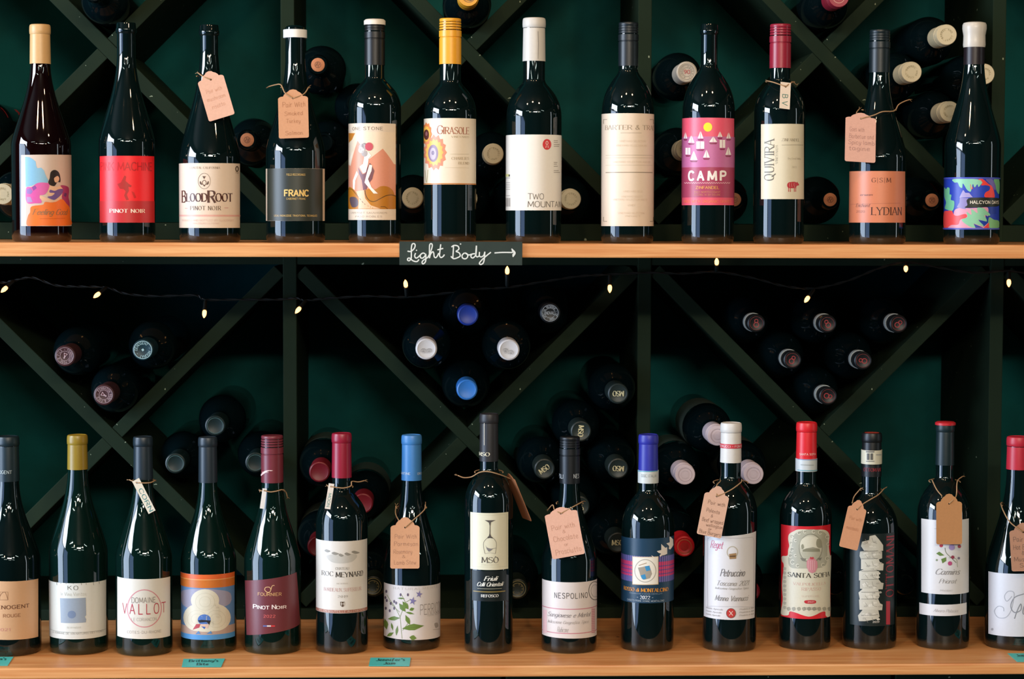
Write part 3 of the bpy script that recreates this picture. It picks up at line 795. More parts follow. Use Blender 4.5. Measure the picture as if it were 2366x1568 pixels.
# --- U8
b = U8 = Bottle(1450, 52, 60.5, 23, 160, 262, 'bord', 'dark bottle with black screw cap and tall faded cream label almost to the shelf', 'U')
b.cap('screw', 153, '131c20')
o, a = b.label(rectpts(1389.5, 264, 1511, 522), 'e0cdb4')
a.text('BARTER & TRADE', 1399, 1514, 289, 299, 'a3937c', 'serif', 1.2, 1.0)
a.line([(1434, 307), (1482, 307)], .9, 'b3a28c', 2)
for y, x0, x1 in ((326,1432,1491),(336,1424,1493),(374,1416,1502),(442,1440,1484),(454,1436,1484),(461,1416,1494),(474,1450,1468),(492,1428,1488),(499,1444,1478)):
    a.text('VINEYARD SELECTION AND ORIGIN'[:int((x1-x0)/3.2)], x0, x1, y-2, y+2, 'cbb79c', 'sans', .8)
a.line([(1400, 359), (1507, 359)], .9, 'b9a88e', 2); a.line([(1400, 365), (1507, 365)], .9, 'c9b79c', 2); a.line([(1400, 382), (1507, 382)], .9, 'c9b79c', 2)
a.line([(1400, 398.5), (1507, 398.5)], 2.0, '9c8c74', 2)
for (x, y, sx, sy) in ((1395, 276, 1, 1), (1509, 276, -1, 1), (1395, 511, 1, -1), (1509, 511, -1, -1)):
    a.line([(x, y+sy*10), (x, y), (x+sx*8, y)], 1.2, '8f8068', 2)
a.build('lettering', o)

# --- U9 camp
b = U9 = Bottle(1636, 56, 60.5, 20.5, 150, 262, 'bord', 'dark bottle with bare black glass neck and pink label of sailboats reading CAMP', 'U')
b.cap('bare', 0, '3a2018', mat('dark_cork', '5a3a26', .7))
o, a = b.label(rectpts(1575.5, 274, 1696, 474), 'e5586e')
q = cr(1560, 260, 7.127)
a.band(315, 387, 'bf6a98', 1, 1636); a.band(386, 456, 'a63f5c', 1, 1636)
a.ell(1635.5, 293.5, 10, 10.5, 'e6dc2c', 2)
def sail(x, y, w, h, t=0):
    p0 = q((x, y))[0]; W_, H_ = w/7.127, h/7.127; X0, Y0 = p0
    if t == 0:
        a.poly([(X0-.4, Y0-H_), (X0-W_/2, Y0), (X0-.4, Y0)], 'ece4dc', 3); a.poly([(X0+.5, Y0-H_), (X0+W_/2, Y0), (X0+.5, Y0)], 'ece4dc', 3)
    else:
        a.rect(X0-W_/2, Y0-H_, X0-.5, Y0, 'ece4dc', 3); a.rect(X0+.5, Y0-H_, X0+W_/2, Y0, 'ece4dc', 3)
    a.poly([(X0-W_*.55, Y0+1.5), (X0+W_*.55, Y0+1.5), (X0+W_*.35, Y0+5), (X0-W_*.35, Y0+5)], '8a2f50', 3)
for v in ((175,425,60,100,0),(270,495,105,120,0),(420,425,95,120,0),(625,485,130,90,0),(735,400,80,90,0),(875,425,75,100,0),(415,595,130,120,1),(775,580,90,130,1),(215,690,80,110,1),(310,780,120,150,0),(515,740,110,130,0),(870,695,95,130,0)): sail(*v)
for i, ch in enumerate('CAMP'):
    x0 = (1591.5, 1612.5, 1635.5, 1663.5)[i]; x1 = (1603, 1625.5, 1654.5, 1675.5)[i]
    a.text(ch, x0, x1, 396, 416, 'efe4dc', 'sans', 2.7)
w_ = [(1582+i*2.6, 422.5+(1.2 if i % 2 else -1.2)) for i in range(41)]
a.line(w_, 1.4, 'e8b4b8', 3)
a.text('ZINFANDEL', 1608, 1661, 430, 436, 'e0a058', 'sans', 1.7)
a.text('2022 NORTH COAST', 1604, 1664, 441.5, 445.5, 'd09060', 'sans', 1.2); a.text('ALCOHOL 14% BY VOLUME', 1604, 1664, 448, 451.5, 'd09060', 'sans', 1.1)
a.text('MADE WITH ORGANIC GRAPES', 1581, 1688, 462, 468, 'ee8a5c', 'sans', 1.4)
a.build('artwork', o)

# --- U10
b = U10 = Bottle(1800, 56, 58.5, 24.5, 182, 264, 'bord', 'dark bottle with burgundy red screw cap, small white tag and cream label with red boar', 'U')
b.cap('screw', 158, '8f1f33', foil('8f1f33', .3))
o, a = b.label(rectpts(1758.5, 287, 1857, 460), 'd8d0b4')
a.text('QUIVIRA', 1767, 1788, 322, 417, '6c6658', 'serif', 1.15, .9, rot=90)
a.text('VINEYARDS', 1792, 1797, 335, 378, '9a937e', 'serif', .9, rot=90)
a.text('ZINFANDEL', 1806, 1846, 320, 326, '7c7564', 'serif', .9); a.line([(1806, 335), (1855, 335)], .9, '9a937e', 2)
a.text('Dry Creek Valley', 1820, 1849, 364, 368, '8d8672', 'serif', .9); a.text('2021', 1829, 1839, 384, 388, '8d8672', 'serif', .9)
q = cr(1740, 160, 5.058)
a.blob(q((398,1345),(415,1322),(450,1316),(485,1314),(505,1322),(515,1314),(520,1326),(533,1342),(530,1356),(512,1360),(500,1375),(470,1388),(430,1386),(404,1378)), 'b8323a', 2)
for x in (408, 428, 474, 490): a.poly(q((x, 1370),(x+13, 1370),(x+9, 1402),(x+10, 1430),(x+1, 1430),(x+2, 1402)), 'b8323a', 2)
for x in (425, 450, 478): a.line(q((x, 1326),(x-3, 1350),(x+3, 1376)), .8, 'd8a498', 3)
a.build('lettering', o)

# --- U11
b = U11 = Bottle(2028, 69, 65, 23.5, 172, 365, 'burg', 'dark bottle with black screw cap, kraft tag at left and orange label reading LYDIAN', 'U')
b.cap('screw', 168, '0f1c20')
o, a = b.label(rectpts(1961.5, 396, 2091, 514), 'cc7c58')
a.text('G', 2014, 2023, 411, 421, '5a3426', 'serif', 1.0); a.text('S', 2032, 2039, 411, 421, '5a3426', 'serif', 1.0); a.text('M', 2048, 2058, 411, 421, '5a3426', 'serif', 1.0)
for x_ in (2027.5, 2043.5): a.line([(x_, 410), (x_, 423)], .8, '7a4a38', 3)
a.text('LYDIAN', 2013, 2082, 479, 496, '40241c', 'serif', 1.1, .9)
a.text('erwan', 1987, 2014, 447, 452, '8a5440', 'script', 1.2); a.text('Enchant', 1978, 2008, 470, 478, '8a5848', 'script', 1.0); a.text('2020', 1979, 1998, 486, 491, '8a5848', 'sans', .9)
a.line([(1965, 472), (2080, 469)], .6, 'a86650', 2)
a.build('lettering', o)

# --- U12
b = U12 = Bottle(2246, 51, 64, 24.5, 150, 335, 'burg', 'dark bottle with ivory wax top and leafy blue, green and coral label', 'U')
b.cap('wax', 108, 'bdb6a6', foil('c2bcae', .3))
b.sleeve('under_wax_sleeve', 106, 150, '1a1216', b.rg, None)
o, a = b.label(rectpts(2181, 410, 2308, 530), '2440b0')
q = cr(2160, 390, 9.8)
a.blob(q((430,230),(960,235),(1070,300),(1050,340),(990,410),(960,350),(900,420),(860,340),(820,500),(780,510),(720,460),(640,330),(620,430),(560,400),(520,310),(450,310)), '86c8a4', 2)
a.blob(q((980,240),(1080,230),(1200,330),(1290,400),(1340,540),(1330,660),(1130,640),(1140,540),(1230,480),(1240,400),(1150,370),(1050,370),(1070,300)), 'e8443c', 2)
a.poly(q((800,340),(850,400),(860,450),(810,470)), 'e8443c', 2)
a.blob(q((1330,240),(1450,240),(1450,560),(1390,500),(1370,380)), '6fae78', 2)
a.blob(q((1150,240),(1300,240),(1380,420),(1350,480),(1260,360)), '6d62a8', 1)
a.blob(q((220,420),(260,460),(290,420),(340,440),(340,570),(380,590),(370,700),(440,730),(440,860),(400,950),(300,930),(230,890),(260,760),(220,620)), '6fbf94', 2)
a.poly(q((640,480),(660,490),(690,540),(780,545),(840,620),(860,640),(560,650),(600,560)), 'a49ac8', 3)
a.poly(q((570,650),(760,660),(720,740),(740,800),(700,910),(620,900),(500,870),(560,760)), '8d84b8', 3)
a.blob(q((440,960),(500,900),(620,880),(800,890),(1000,880),(1180,870),(1210,950),(1200,1100),(1230,1330),(300,1330),(420,1100)), 'd898ac', 2)
a.blob(q((210,990),(300,950),(390,950),(440,1040),(520,1060),(680,1020),(730,1060),(700,1110),(580,1150),(530,1260),(380,1270),(290,1330),(210,1330)), 'e24848', 3)
a.blob(q((720,970),(830,1040),(820,900),(960,1000),(960,880),(1100,890),(1150,940),(1240,1020),(1230,1060),(1120,1050),(1160,1130),(1160,1190),(980,1150),(1090,1270),(1080,1300),(880,1240),(920,1330),(800,1310),(640,1200),(620,1140),(740,1090)), '84c39c', 4)
a.poly(q((1140,1050),(1210,1080),(1220,1200),(1100,1310),(980,1150),(1160,1190)), '1f3a9c', 3)
a.poly(q((880,1240),(1090,1330),(920,1335)), '1f3a9c', 5)
a.rect(2283.5, 477, 2301, 494, '1f3a9c', 3)
a.blob(q((1220,1100),(1330,1150),(1440,1180),(1440,1330),(1220,1330)), '7cb87c', 3)
a.poly(q((1100,1335),(1220,1210),(1225,1335)), 'e0443c', 4)
a.blob(q((770,670),(900,650),(1440,665),(1440,830),(1200,860),(700,880),(740,820),(720,720)), '20261f', 6)
a.text('HALCYON DAYS', 2241.5, 2306, 463.5, 470.5, 'e6e0d0', 'sans', 1.8, 1.2, layer=8)
a.band(410, 413, '4a52b0', 7); a.band(526.5, 530, '4a52b0', 7)
a.build('artwork', o)

# =============================== lower row
b = L1 = Bottle(22, 1006, 72, 26, 1118, 1292, 'burg', 'leftmost bottle of the lower shelf, tan label reading DENOGENT ROUGE', 'L', 1518)
c = b.cap('foil', 1110, '13262c')
A_ = Art(b.surf(b.rn)); A_.text('DENOGENT', -14, 27, 1087, 1094, 'b9c4c0', 'sans', 1.2); A_.build('lettering', c)
o, a = b.label(rectpts(-45, 1336, 88, 1470), 'cda27a')
a.ring(9, 1376, 13, 13, 1.0, '8a6448', 1, 4, PI/4, PI/4+2*PI)
a.line([(-2, 1382), (4, 1370), (12, 1368), (18, 1384)], 1.0, '8a6448', 1, True)
a.text('DENOGENT', -18, 67, 1398, 1406, '6a4430', 'sans', 1.6, 1.4); a.text('ROUGE', 7, 47, 1418, 1425, '86583c', 'sans', 1.4, 1.4)
a.text('2021', -8, 23, 1451, 1457, 'c08078', 'sans', 1.2)
a.build('lettering', o)

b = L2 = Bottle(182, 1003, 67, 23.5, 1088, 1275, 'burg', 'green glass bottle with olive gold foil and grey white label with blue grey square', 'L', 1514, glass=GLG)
b.cap('foil', 1083, '8c7424', foil('8c7424', .32))
o, a = b.label(rectpts(113, 1338, 245, 1466), 'cfcfc4')
a.text('KO', 156, 180, 1353, 1362, '57564f', 'sans', .9, 2.2)
a.text('In Vino Veritas', 140, 199, 1368, 1376, 'b0b0a4', 'sans', .9)
a.poly([(139, 1381), (198, 1380), (199, 1420), (196, 1424), (199, 1430), (198, 1437), (141, 1438)], '8d98a2', 2)
a.ell(166, 1419, 9.5, 9, '6f7f96', 3, 20)
a.text('du vin naturel', 155, 187, 1446, 1451, 'a8a89c', 'sans', .9)
a.line([(116, 1452), (244, 1452)], .7, '8d8d82', 2)
a.text('LE DOMAINE DE VIN NATUREL DES VIGNES', 122, 238, 1461, 1465, '80807a', 'sans', 1.0)
for x in (131, 140, 152, 168, 187, 198, 215, 228): a.line([(x, 1341), (x+1, 1348+(x % 4))], 1.0, '6f6f68', 2)
a.build('lettering', o)

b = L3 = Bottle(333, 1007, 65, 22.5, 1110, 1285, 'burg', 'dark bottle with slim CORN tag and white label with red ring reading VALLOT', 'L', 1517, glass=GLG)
b.cap('foil', 1106, '18262e')
o, a = b.label(rectpts(271.5, 1331, 393, 1468), 'd5d0c2')
a.ring(333.5, 1405, 39, 43, 2.2, 'c9858a', 1, 40)
a.text('DOMAINE', 304, 359, 1380, 1392, '76706a', 'sans', 1.0, 1.3)
a.text('VALLOT', 284, 382, 1395, 1418, 'b03a4a', 'sans', 1.1, 3.2)
a.text('LE CORIANCON', 304, 361, 1427, 1434, '97908a', 'sans', .9)
a.text('COTES-DU-RHONE', 294, 372, 1457, 1463, '938c84', 'sans', 1.0, 1.7)
a.build('lettering', o)

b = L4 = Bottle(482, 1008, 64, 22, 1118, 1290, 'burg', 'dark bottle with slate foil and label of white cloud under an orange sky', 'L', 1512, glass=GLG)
b.cap('foil', 1113, '1e2a32')
o, a = b.label(rectpts(418.5, 1320, 541.5, 1469), '5f86b4')
q = cr(250, 1300, 6.032)
a.band(1330, 1358, 'c9702c', 1); a.band(1310, 1339, 'd9622a', 2); a.band(1338, 1340, 'e09a58', 3)
a.blob(q((1020,420),(1100,370),(1320,360),(1500,370),(1700,420),(1640,600),(1100,620)), '9a98ac', 1)
a.band(1448, 1470, 'b49a8c', 1); a.band(1466, 1482, '4f90c8', 2)
for (x, y, rx, ry) in ((1350,520,195,155),(1250,760,200,190),(1490,760,215,190),(1370,700,230,200),(1370,850,260,110)):
    p_ = q((x, y))[0]; a.ell(p_[0], p_[1], rx/6.03, ry/6.03, 'd6cfb8', 3, 24)
for (x, y) in ((1350, 540), (1240, 780), (1500, 780)):
    for k in (1, 2): p_ = q((x, y))[0]; a.ring(p_[0], p_[1], 9*k+4, 8*k+4, .7, 'c3bca4', 4, 20)
a.ell(*q((1340,790))[0], 15, 12.5, '4f74b4', 5, 18)
a.poly(q((1250,800),(1300,790),(1430,800),(1410,860),(1370,820),(1280,830)), '2a2a30', 6)
a.poly(q((1180,930),(1230,850),(1290,850),(1270,900)), 'b0434a', 6); a.poly(q((1290,850),(1400,850),(1390,910),(1300,900)), 'd9b8a4', 6)
a.poly(q((1300,880),(1360,890),(1340,920)), '3f68b0', 7); a.poly(q((1220,990),(1260,945),(1290,985)), '5b86b8', 6); a.poly(q((1370,985),(1430,945),(1450,985)), '5b86b8', 6)
a.build('artwork', o)

b = L5 = Bottle(630, 1005, 65, 25.5, 1118, 1290, 'burg', 'bottle with maroon screw cap and slanted maroon label lettered Pinot Noir', 'L', 1513, glass=GLG)
c = b.cap('screw', 1113, '6e2b34', foil('6e2b34', .36))
A_ = Art(b.surf(b.rn)); A_.text('f', 603, 609, 1085, 1097, 'd8b8b0', 'script', 1.4); A_.build('lettering', c)
o, a = b.label([(566, 1340), (685, 1321), (693, 1440), (570, 1466)], '6a3034')
q = cr(550, 1300, 7.125)
a.line(q((600,370),(560,380),(530,470),(480,480),(440,440),(460,400),(520,400),(540,440)), 1.5, 'd9b07c', 2, True)
a.text('FOURNIER', 596, 650, 1369, 1376, 'cfa06c', 'sans', 1.5, 1.2)
a.text('P', 585, 593, 1396, 1405, 'ecdcd4', 'sans', 1.9); a.text('INOT', 594, 622, 1399, 1406.5, 'ecdcd4', 'sans', 1.9); a.text('N', 628, 637, 1397, 1406, 'ecdcd4', 'sans', 1.9); a.text('OIR', 638, 661, 1399, 1405.5, 'ecdcd4', 'sans', 1.9)
a.text('2022', 609, 636, 1420, 1426, 'd0605c', 'sans', 1.6, 1.3)
a.rect(608, 1444, 617, 1447, '5a68a0', 2); a.rect(617, 1444, 626, 1447, 'd8ccc4', 2); a.rect(626, 1444, 635.5, 1447, 'd03a3c', 2)
a.build('lettering', o)

b = L6 = Bottle(790, 999, 60, 23, 1125, 1212, 'bord', 'bottle with crimson foil, small white tag and cream chateau label reading ROC MEYNARD', 'L', 1512)
b.cap('foil', 1102, '8c1a30', foil('8c1a30', .33))
o, a = b.label(rectpts(730.5, 1243, 848, 1408), 'd6cfc2')
q = cr(710, 1220, 7.469)
a.blob(q((330,480),(440,450),(600,470),(760,440),(860,470),(780,570),(600,605),(420,580)), 'bdb8ac', 1)
for (x, y, w) in ((300,385,100),(420,430,130),(540,460,90),(640,440,110),(760,410,140)):
    a.blob(q((x,y),(x+w*.3,y-24),(x+w*.7,y-10),(x+w,y+10),(x+w*.5,y+30)), '8d887c', 2)
a.text('CHATEAU', 775, 806, 1310, 1315.5, '6c665e', 'serif', 1.0)
a.text('ROC', 744, 770, 1319, 1329, '5a544c', 'serif', 1.1); a.text('MEYNARD', 776, 838, 1321, 1332, '3c3733', 'serif', 1.5)
a.text('RESERVE', 778, 804, 1346, 1349, 'a49c90', 'serif', 1.0)
a.text('BORDEAUX SUPERIEUR', 749, 834, 1358, 1366, 'c09690', 'serif', 1.1)
a.text('2019', 780, 803, 1375, 1380, '8a847a', 'serif', 1.1, 1.5)
a.poly(q((568,1265),(645,1265),(645,1330),(608,1358),(570,1330)), '5c4a3a', 2); a.text('H', 788, 795, 1391, 1398, 'd6cfc2', 'sans', 1.8)
a.band(1409, 1416, 'a06a58', 2)
for i in range(26): a.rect(733+i*4.4, 1400, 734.6+i*4.4, 1424, 'd0b8a8', 3) if False else None
a.text('MIS EN BOUTEILLE AU CHATEAU', 738, 842, 1410, 1414.5, 'd8c0b0', 'sans', 1.2)
a.build('lettering', o)

b = L7 = Bottle(951, 1003, 66, 23.5, 1112, 1298, 'burg', 'bottle with sky blue foil, kraft tag and white label of a purple flowering plant', 'L', 1505)
c = b.cap('foil', 1108, '3f7cb8', foil('3f7cb8', .38))
A_ = Art(b.surf(b.rn)); A_.text('CANTINE', 927, 948, 1091, 1096, 'c8d4dc', 'sans', 1.3); A_.build('lettering', c); A_ = Art(b.surf(b.rn)); A_.text('ORO', 964, 973, 1091, 1096, 'c8d4dc', 'sans', 1.3); A_.build('lettering', c)
o, a = b.label(rectpts(887.5, 1344, 1019, 1467), 'd3cecb')
q = cr(870, 1150, 4.48)
a.text('NATURALMENTE', 909, 1010, 1357, 1362, 'bab4ae', 'sans', 1.0, 2.4)
def leaf(p, g='66803a', lay=3):
    (x0, y0), (x1, y1), w = p
    P0, P1 = q((x0, y0))[0], q((x1, y1))[0]
    dx, dy = P1[0]-P0[0], P1[1]-P0[1]; L_ = math.hypot(dx, dy); nx, ny = -dy/L_*w, dx/L_*w
    a.poly([P0, (P0[0]+dx*.3+nx*.8, P0[1]+dy*.3+ny*.8), (P0[0]+dx*.55+nx, P0[1]+dy*.55+ny), P1, (P0[0]+dx*.55-nx, P0[1]+dy*.55-ny), (P0[0]+dx*.3-nx*.8, P0[1]+dy*.3-ny*.8)], g, lay)
    a.line([P0, P1], .7, '55702a', lay+1)
for (p0, p1) in (((265,1455),(245,1230)),((245,1230),(190,1120)),((245,1230),(300,1080)),((190,1120),(110,1000)),((300,1080),(260,1000)),((240,1180),(130,1060)),((210,1420),(215,1330)),((300,1080),(350,1050)),((270,1370),(330,1290))):
    a.line([q(p0)[0], q(p1)[0]], 1.1, '7c8c5c', 2)
for p in (((265,1350),(490,1320),7.5),((120,1250),(245,1240),5),((345,1310),(300,1210),5),((300,1175),(235,1090),6),((330,1150),(270,1070),6),((300,1180),(390,1200),2.5),((90,1250),(110,1360),5.5),((205,1420),(220,1320),3.2),((155,1290),(172,1370),2.5),((110,1430),(180,1390),4),((220,1035),(290,1040),2),((340,1440),(415,1450),6),((340,1160),(390,1140),4)): leaf(p)
for (x, y, r) in ((375,1065,9),(440,995,8)):
    cx_, cy_ = q((x, y))[0]
    a.poly([(cx_+r*(1 if i % 2 == 0 else .38)*math.sin(i*PI/5+.2), cy_-r*1.15*(1 if i % 2 == 0 else .38)*math.cos(i*PI/5+.2)) for i in range(10)], '7a74a0', 5)
for (x, y) in ((105,965),(150,1090),(185,1070),(185,1140),(140,1165),(100,1140),(110,1060),(250,1000),(325,1000),(205,1085),(95,1030)):
    cx_, cy_ = q((x, y))[0]; a.ell(cx_, cy_, 2.2, 3.6, '5c5064', 4, 10)
a.text('PERRICONE', 970, 1022, 1394, 1417, '8f8a86', 'sans', .8, 1.0); a.text('TERRE SICILIANE', 986, 1016, 1417, 1421, '8f8a86', 'sans', .9)
a.blob([(1003, 1440), (1010, 1438), (1012, 1446), (1006, 1450)], 'a09a94', 2); a.line([(1000, 1454), (1015, 1452)], 1, 'a09a94', 2)
a.build('artwork', o)

b = L8 = Bottle(1129, 954, 56, 22, 1080, 1163, 'bord', 'tallest bottle of the lower row, charcoal foil and ivory label of an upturned wineglass', 'L', 1512)
c = b.cap('foil', 1064, '232325', foil('232325', .45))
A_ = Art(b.surf(b.rn)); A_.text('MSO', 1108, 1131, 1045, 1053, 'd8cfb0', 'serif', 1.6, .8); A_.build('lettering', c); A_ = Art(b.surf(b.rn)); A_.line([(1119, 977), (1119, 1028)], 1.3, 'c8bfa8', 1); A_.build('lettering', c)
o, a = b.label(rectpts(1087, 1182, 1174, 1313), 'd8d4b8')
q = cr(1070, 1170, 6.815)
a.poly(q((340,212),(512,212),(440,245),(430,300),(430,430),(445,470),(470,485),(380,485),(405,460),(415,420),(418,300),(405,250)), '55504a', 2)
a.poly(q((365,500),(400,478),(450,478),(485,502),(425,492)), '4a4540', 3)
a.line(q((370,500),(325,560),(325,650),(345,740)), 1.2, '8a867a', 2, True); a.line(q((480,500),(520,560),(520,650),(505,740)), 1.2, '8a867a', 2, True)
a.line(q((345,740),(420,725),(505,740)), .9, 'a8a494', 2, True)
a.poly(q((350,600),(370,640),(410,655),(465,665),(420,705),(400,705),(375,670)), '7d7a78', 3); a.line(q((430,665),(515,650)), .8, '8a867a', 2)
a.text('MSO', 1113, 1151, 1287, 1299.5, '55504a', 'serif', 1.2, .8); a.line(q((500,780),(520,795)), 1.2, '55504a', 3)
a.text('REFOSCO DAL PEDUNCOLO ROSSO', 1112, 1152, 1303.5, 1305.5, 'aaa692', 'sans', .8)
for p_ in (((1090, 1187), (1171, 1187)), ((1090, 1307), (1171, 1307)), ((1091, 1187), (1091, 1307)), ((1170.5, 1187), (1170.5, 1307))): a.line(p_, .5, 'bfbb9c', 1)
a.build('lettering', o)
o, a = b.label(rectpts(1091, 1316, 1170, 1386), '101a1a', 'back_label', 'black lower label with white script')
a.text('Friuli', 1118, 1146, 1331, 1341, 'd8d8cc', 'script', 1.5); a.text('Colli Orientali', 1102, 1160, 1345, 1354, 'd8d8cc', 'script', 1.5)
a.line([(1103, 1358.5), (1159, 1358.5)], 1.0, 'a8a894', 2); a.line([(1094, 1364.5), (1167, 1364.5)], 2.2, '8f7d44', 2)
a.text('REFOSCO', 1112, 1151, 1373, 1379, 'e4e4dc', 'serif', 1.8, .8)
a.build('lettering', o)

b = L9 = Bottle(1315, 1008, 64, 23.5, 1122, 1290, 'burg', 'bottle with black screw cap, pinkish tag and white label reading NESPOLINO', 'L', 1511)
c = b.cap('screw', 1115, '101417', foil('101417', .4))
A_ = Art(b.surf(b.rn)); A_.text('POLI', 1289, 1302, 1095, 1104, 'b8c0c4', 'sans', 1.5); A_.text('NES', 1325, 1337, 1095, 1104, 'b8c0c4', 'sans', 1.5); A_.build('lettering', c)
o, a = b.label(rectpts(1253, 1336, 1379, 1464), 'd6ccc4')
a.text('NESPOLINO', 1281, 1357, 1370, 1382, '4c4844', 'sans', 1.3, 2.2)
a.band(1406, 1408, 'c27f88', 1); a.band(1462, 1464, 'c27f88', 1); 
a.rect(1366, 1404, 1374, 1462, 'd3a9a8', 1); a.rect(1255, 1408, 1264, 1462, 'ddb9b8', 1)
for i in range(14): a.line([(1366, 1408+i*4), (1374, 1407+i*4)], 1, 'a87478', 2)
a.text('Sangiovese e Merlot', 1266, 1362, 1416, 1426, '8f8886', 'script', 1.1); a.text('Indicazione Geografica Tipica', 1266, 1358, 1434, 1441, 'a39c98', 'script', .9); a.text('Rubicone', 1287, 1312, 1448, 1460, '9f9894', 'script', .8)
a.ring(1374, 1364, 14, 21, 1.4, '5c5850', 2, 30); a.ring(1374, 1364, 9, 14, .8, '8a8680', 2, 24)
a.build('lettering', o)

b = L10 = Bottle(1496, 1002, 61, 23, 1128, 1218, 'bord', 'bottle with royal blue foil and navy wrap label with pink woven band and doves', 'L', 1507)
c = b.cap('foil', 1088, '2a2f96', foil('2a2f96', .4))
sl = b.sleeve('neck_band', 1085, 1114, 'c9ccc4', b.rn, c, paper('c4c8c2'), .0006)
A_ = Art(b.surf(b.rn+.0006)); A_.line([(1474, 1087), (1519, 1087)], 1.8, '4a9ab0', 1); A_.text('DOC ITALIA', 1482, 1516, 1096, 1102, '8a9494', 'sans', 1.3); A_.build('lettering', c)
o, a = b.label(rectpts(1435.5, 1236, 1556.5, 1384), '17384e')
q = cr(1410, 1210, 7.841)
def zz(y, xm=1496): return a.S.uv(xm, y)[1]
bw = (a.b[1]-a.b[0])/30
for i in range(30):
    u0 = a.b[0]+i*bw
    a.raw([[(u0+bw*.12, zz(1345)), (u0+bw*.88, zz(1345)), (u0+bw*.88, zz(1285)), (u0+bw*.12, zz(1285))]], '6a62a4', 1)
    a.raw([[(u0, zz(1332)), (u0+bw*.8, zz(1332)), (u0+bw*.8, zz(1298)), (u0, zz(1298))]], 'cf3a6a', 2)
    for j in range(3): a.raw([[(u0, zz(1309+j*9)), (u0+bw*.8, zz(1309+j*9)), (u0+bw*.8, zz(1307+j*9)), (u0, zz(1307+j*9))]], '5a4a94', 3)
a.rect(1461.5, 1284.5, 1521, 1349.5, 'c9b088', 4); a.rect(1463, 1286, 1519.5, 1348, 'e2dccb', 5)
a.ring(1491, 1318, 24, 26, 1.6, 'a29c8e', 6, 30)
a.poly(q((505,790),(710,750),(755,900),(720,980),(620,1010),(555,950)), '9c9484', 6); a.poly(q((625,765),(705,752),(730,835),(655,855)), '3a88b4', 7); a.poly(q((555,930),(630,905),(655,985),(600,1008),(570,980)), '3a88b4', 7)
a.line(q((520,750),(660,705)), 1.8, 'a89070', 6)
for g_ in (q((840,490),(920,470),(920,360),(990,430),(1025,420),(1025,540),(980,560),(930,570),(900,600),(890,560),(920,540),(870,520)), q((1010,350),(1070,330),(1065,215),(1130,280),(1135,380),(1080,460),(1050,450),(1060,400))): a.poly(g_, 'ddd5c6', 6)
a.poly(q((740,565),(770,580),(830,620),(770,600)), 'ddd5c6', 7)
a.text('ROSSO di MONTALCINO', 1442, 1543, 1359, 1367, 'cf8a30', 'serif', 1.9, .8)
a.text('DENOMINAZIONE DI ORIGINE CONTROLLATA', 1455, 1530, 1370, 1373, '8a9aa8', 'sans', 1.2)
a.text('- 2022 -', 1472, 1509, 1376, 1383.5, 'd8dce0', 'serif', 1.9)
a.text('CASATO PRIME DONNE MONTALCINO', 1450, 1534, 1386, 1390, 'a8b4bc', 'sans', 1.3)
a.build('artwork', o)

b = L11 = Bottle(1686, 975, 62, 24.5, 1098, 1188, 'bord', 'bottle with white foil ringed by a red stripe and white scroll label with red seal', 'L', 1507)
c = b.cap('foil', 1067, 'cdcac2', foil('cdcac2', .42))
A_ = Art(b.surf(b.rn)); z_ = A_.S.uv(1689, 1036)[1]; z1_ = A_.S.uv(1689, 1026)[1]
A_.raw([[(-.04, z_), (.04, z_), (.04, z1_), (-.04, z1_)]], 'c23a44', 1); A_.text('PETRUCCI - FONTE', 1664, 1713, 1029, 1033.5, 'e8dcd8', 'sans', 1.3, layer=3); A_.build('lettering', c)
o, a = b.label([(1629, 1237), (1746.5, 1226), (1743, 1426), (1626.5, 1422)], 'd2d0ce')
q = cr(1600, 1110, 4.612)
a.line(q((165,600),(165,1280),(210,1335),(640,1345)), .8, 'a8a4a8', 1, True); a.line(q((165,620),(200,592),(640,600),(655,640),(650,1345)), .8, 'a8a4a8', 1)
a.text('Reget', 1642, 1668, 1249, 1266, 'c2607c', 'script', 1.0)
a.ring(1692, 1275, 12, 13, 2.2, 'b0a894', 2, 20); a.poly(q((390,780),(465,770),(465,830),(395,835)), '9a7a52', 3); a.poly(q((395,800),(460,795),(458,810),(398,812)), '5a4430', 4)
a.text('Petruccino', 1664, 1718, 1315, 1331, '6c6a6a', 'script', 1.2)
a.text('Toscana 2021', 1655, 1727, 1342, 1353, '97948f', 'script', 1.1); a.text('Indicazione Geografica Tipica', 1652, 1728, 1357, 1361.5, '9f9c96', 'script', 1.1)
a.text('Monna Vannucci', 1652, 1726, 1376, 1388, '807d79', 'script', 1.1)
for i in range(3):
    a.text('Societa Agricola', 1631, 1669-i*3, 1404+i*7, 1407.5+i*7, '9c9894', 'script', 1.0); a.text('Prodotto in Italia', 1707, 1741, 1404+i*7, 1407.5+i*7, '9c9894', 'script', 1.0)
a.ell(1689, 1416, 10.5, 11, 'b83a36', 2); a.ring(1689, 1416, 10.5, 11, 1.2, '6a4a40', 3); a.line([(1685, 1411), (1693, 1421)], 1.6, 'dcc8b8', 4); a.line([(1693, 1411), (1685, 1421)], 1.2, 'dcc8b8', 4)
a.build('lettering', o)

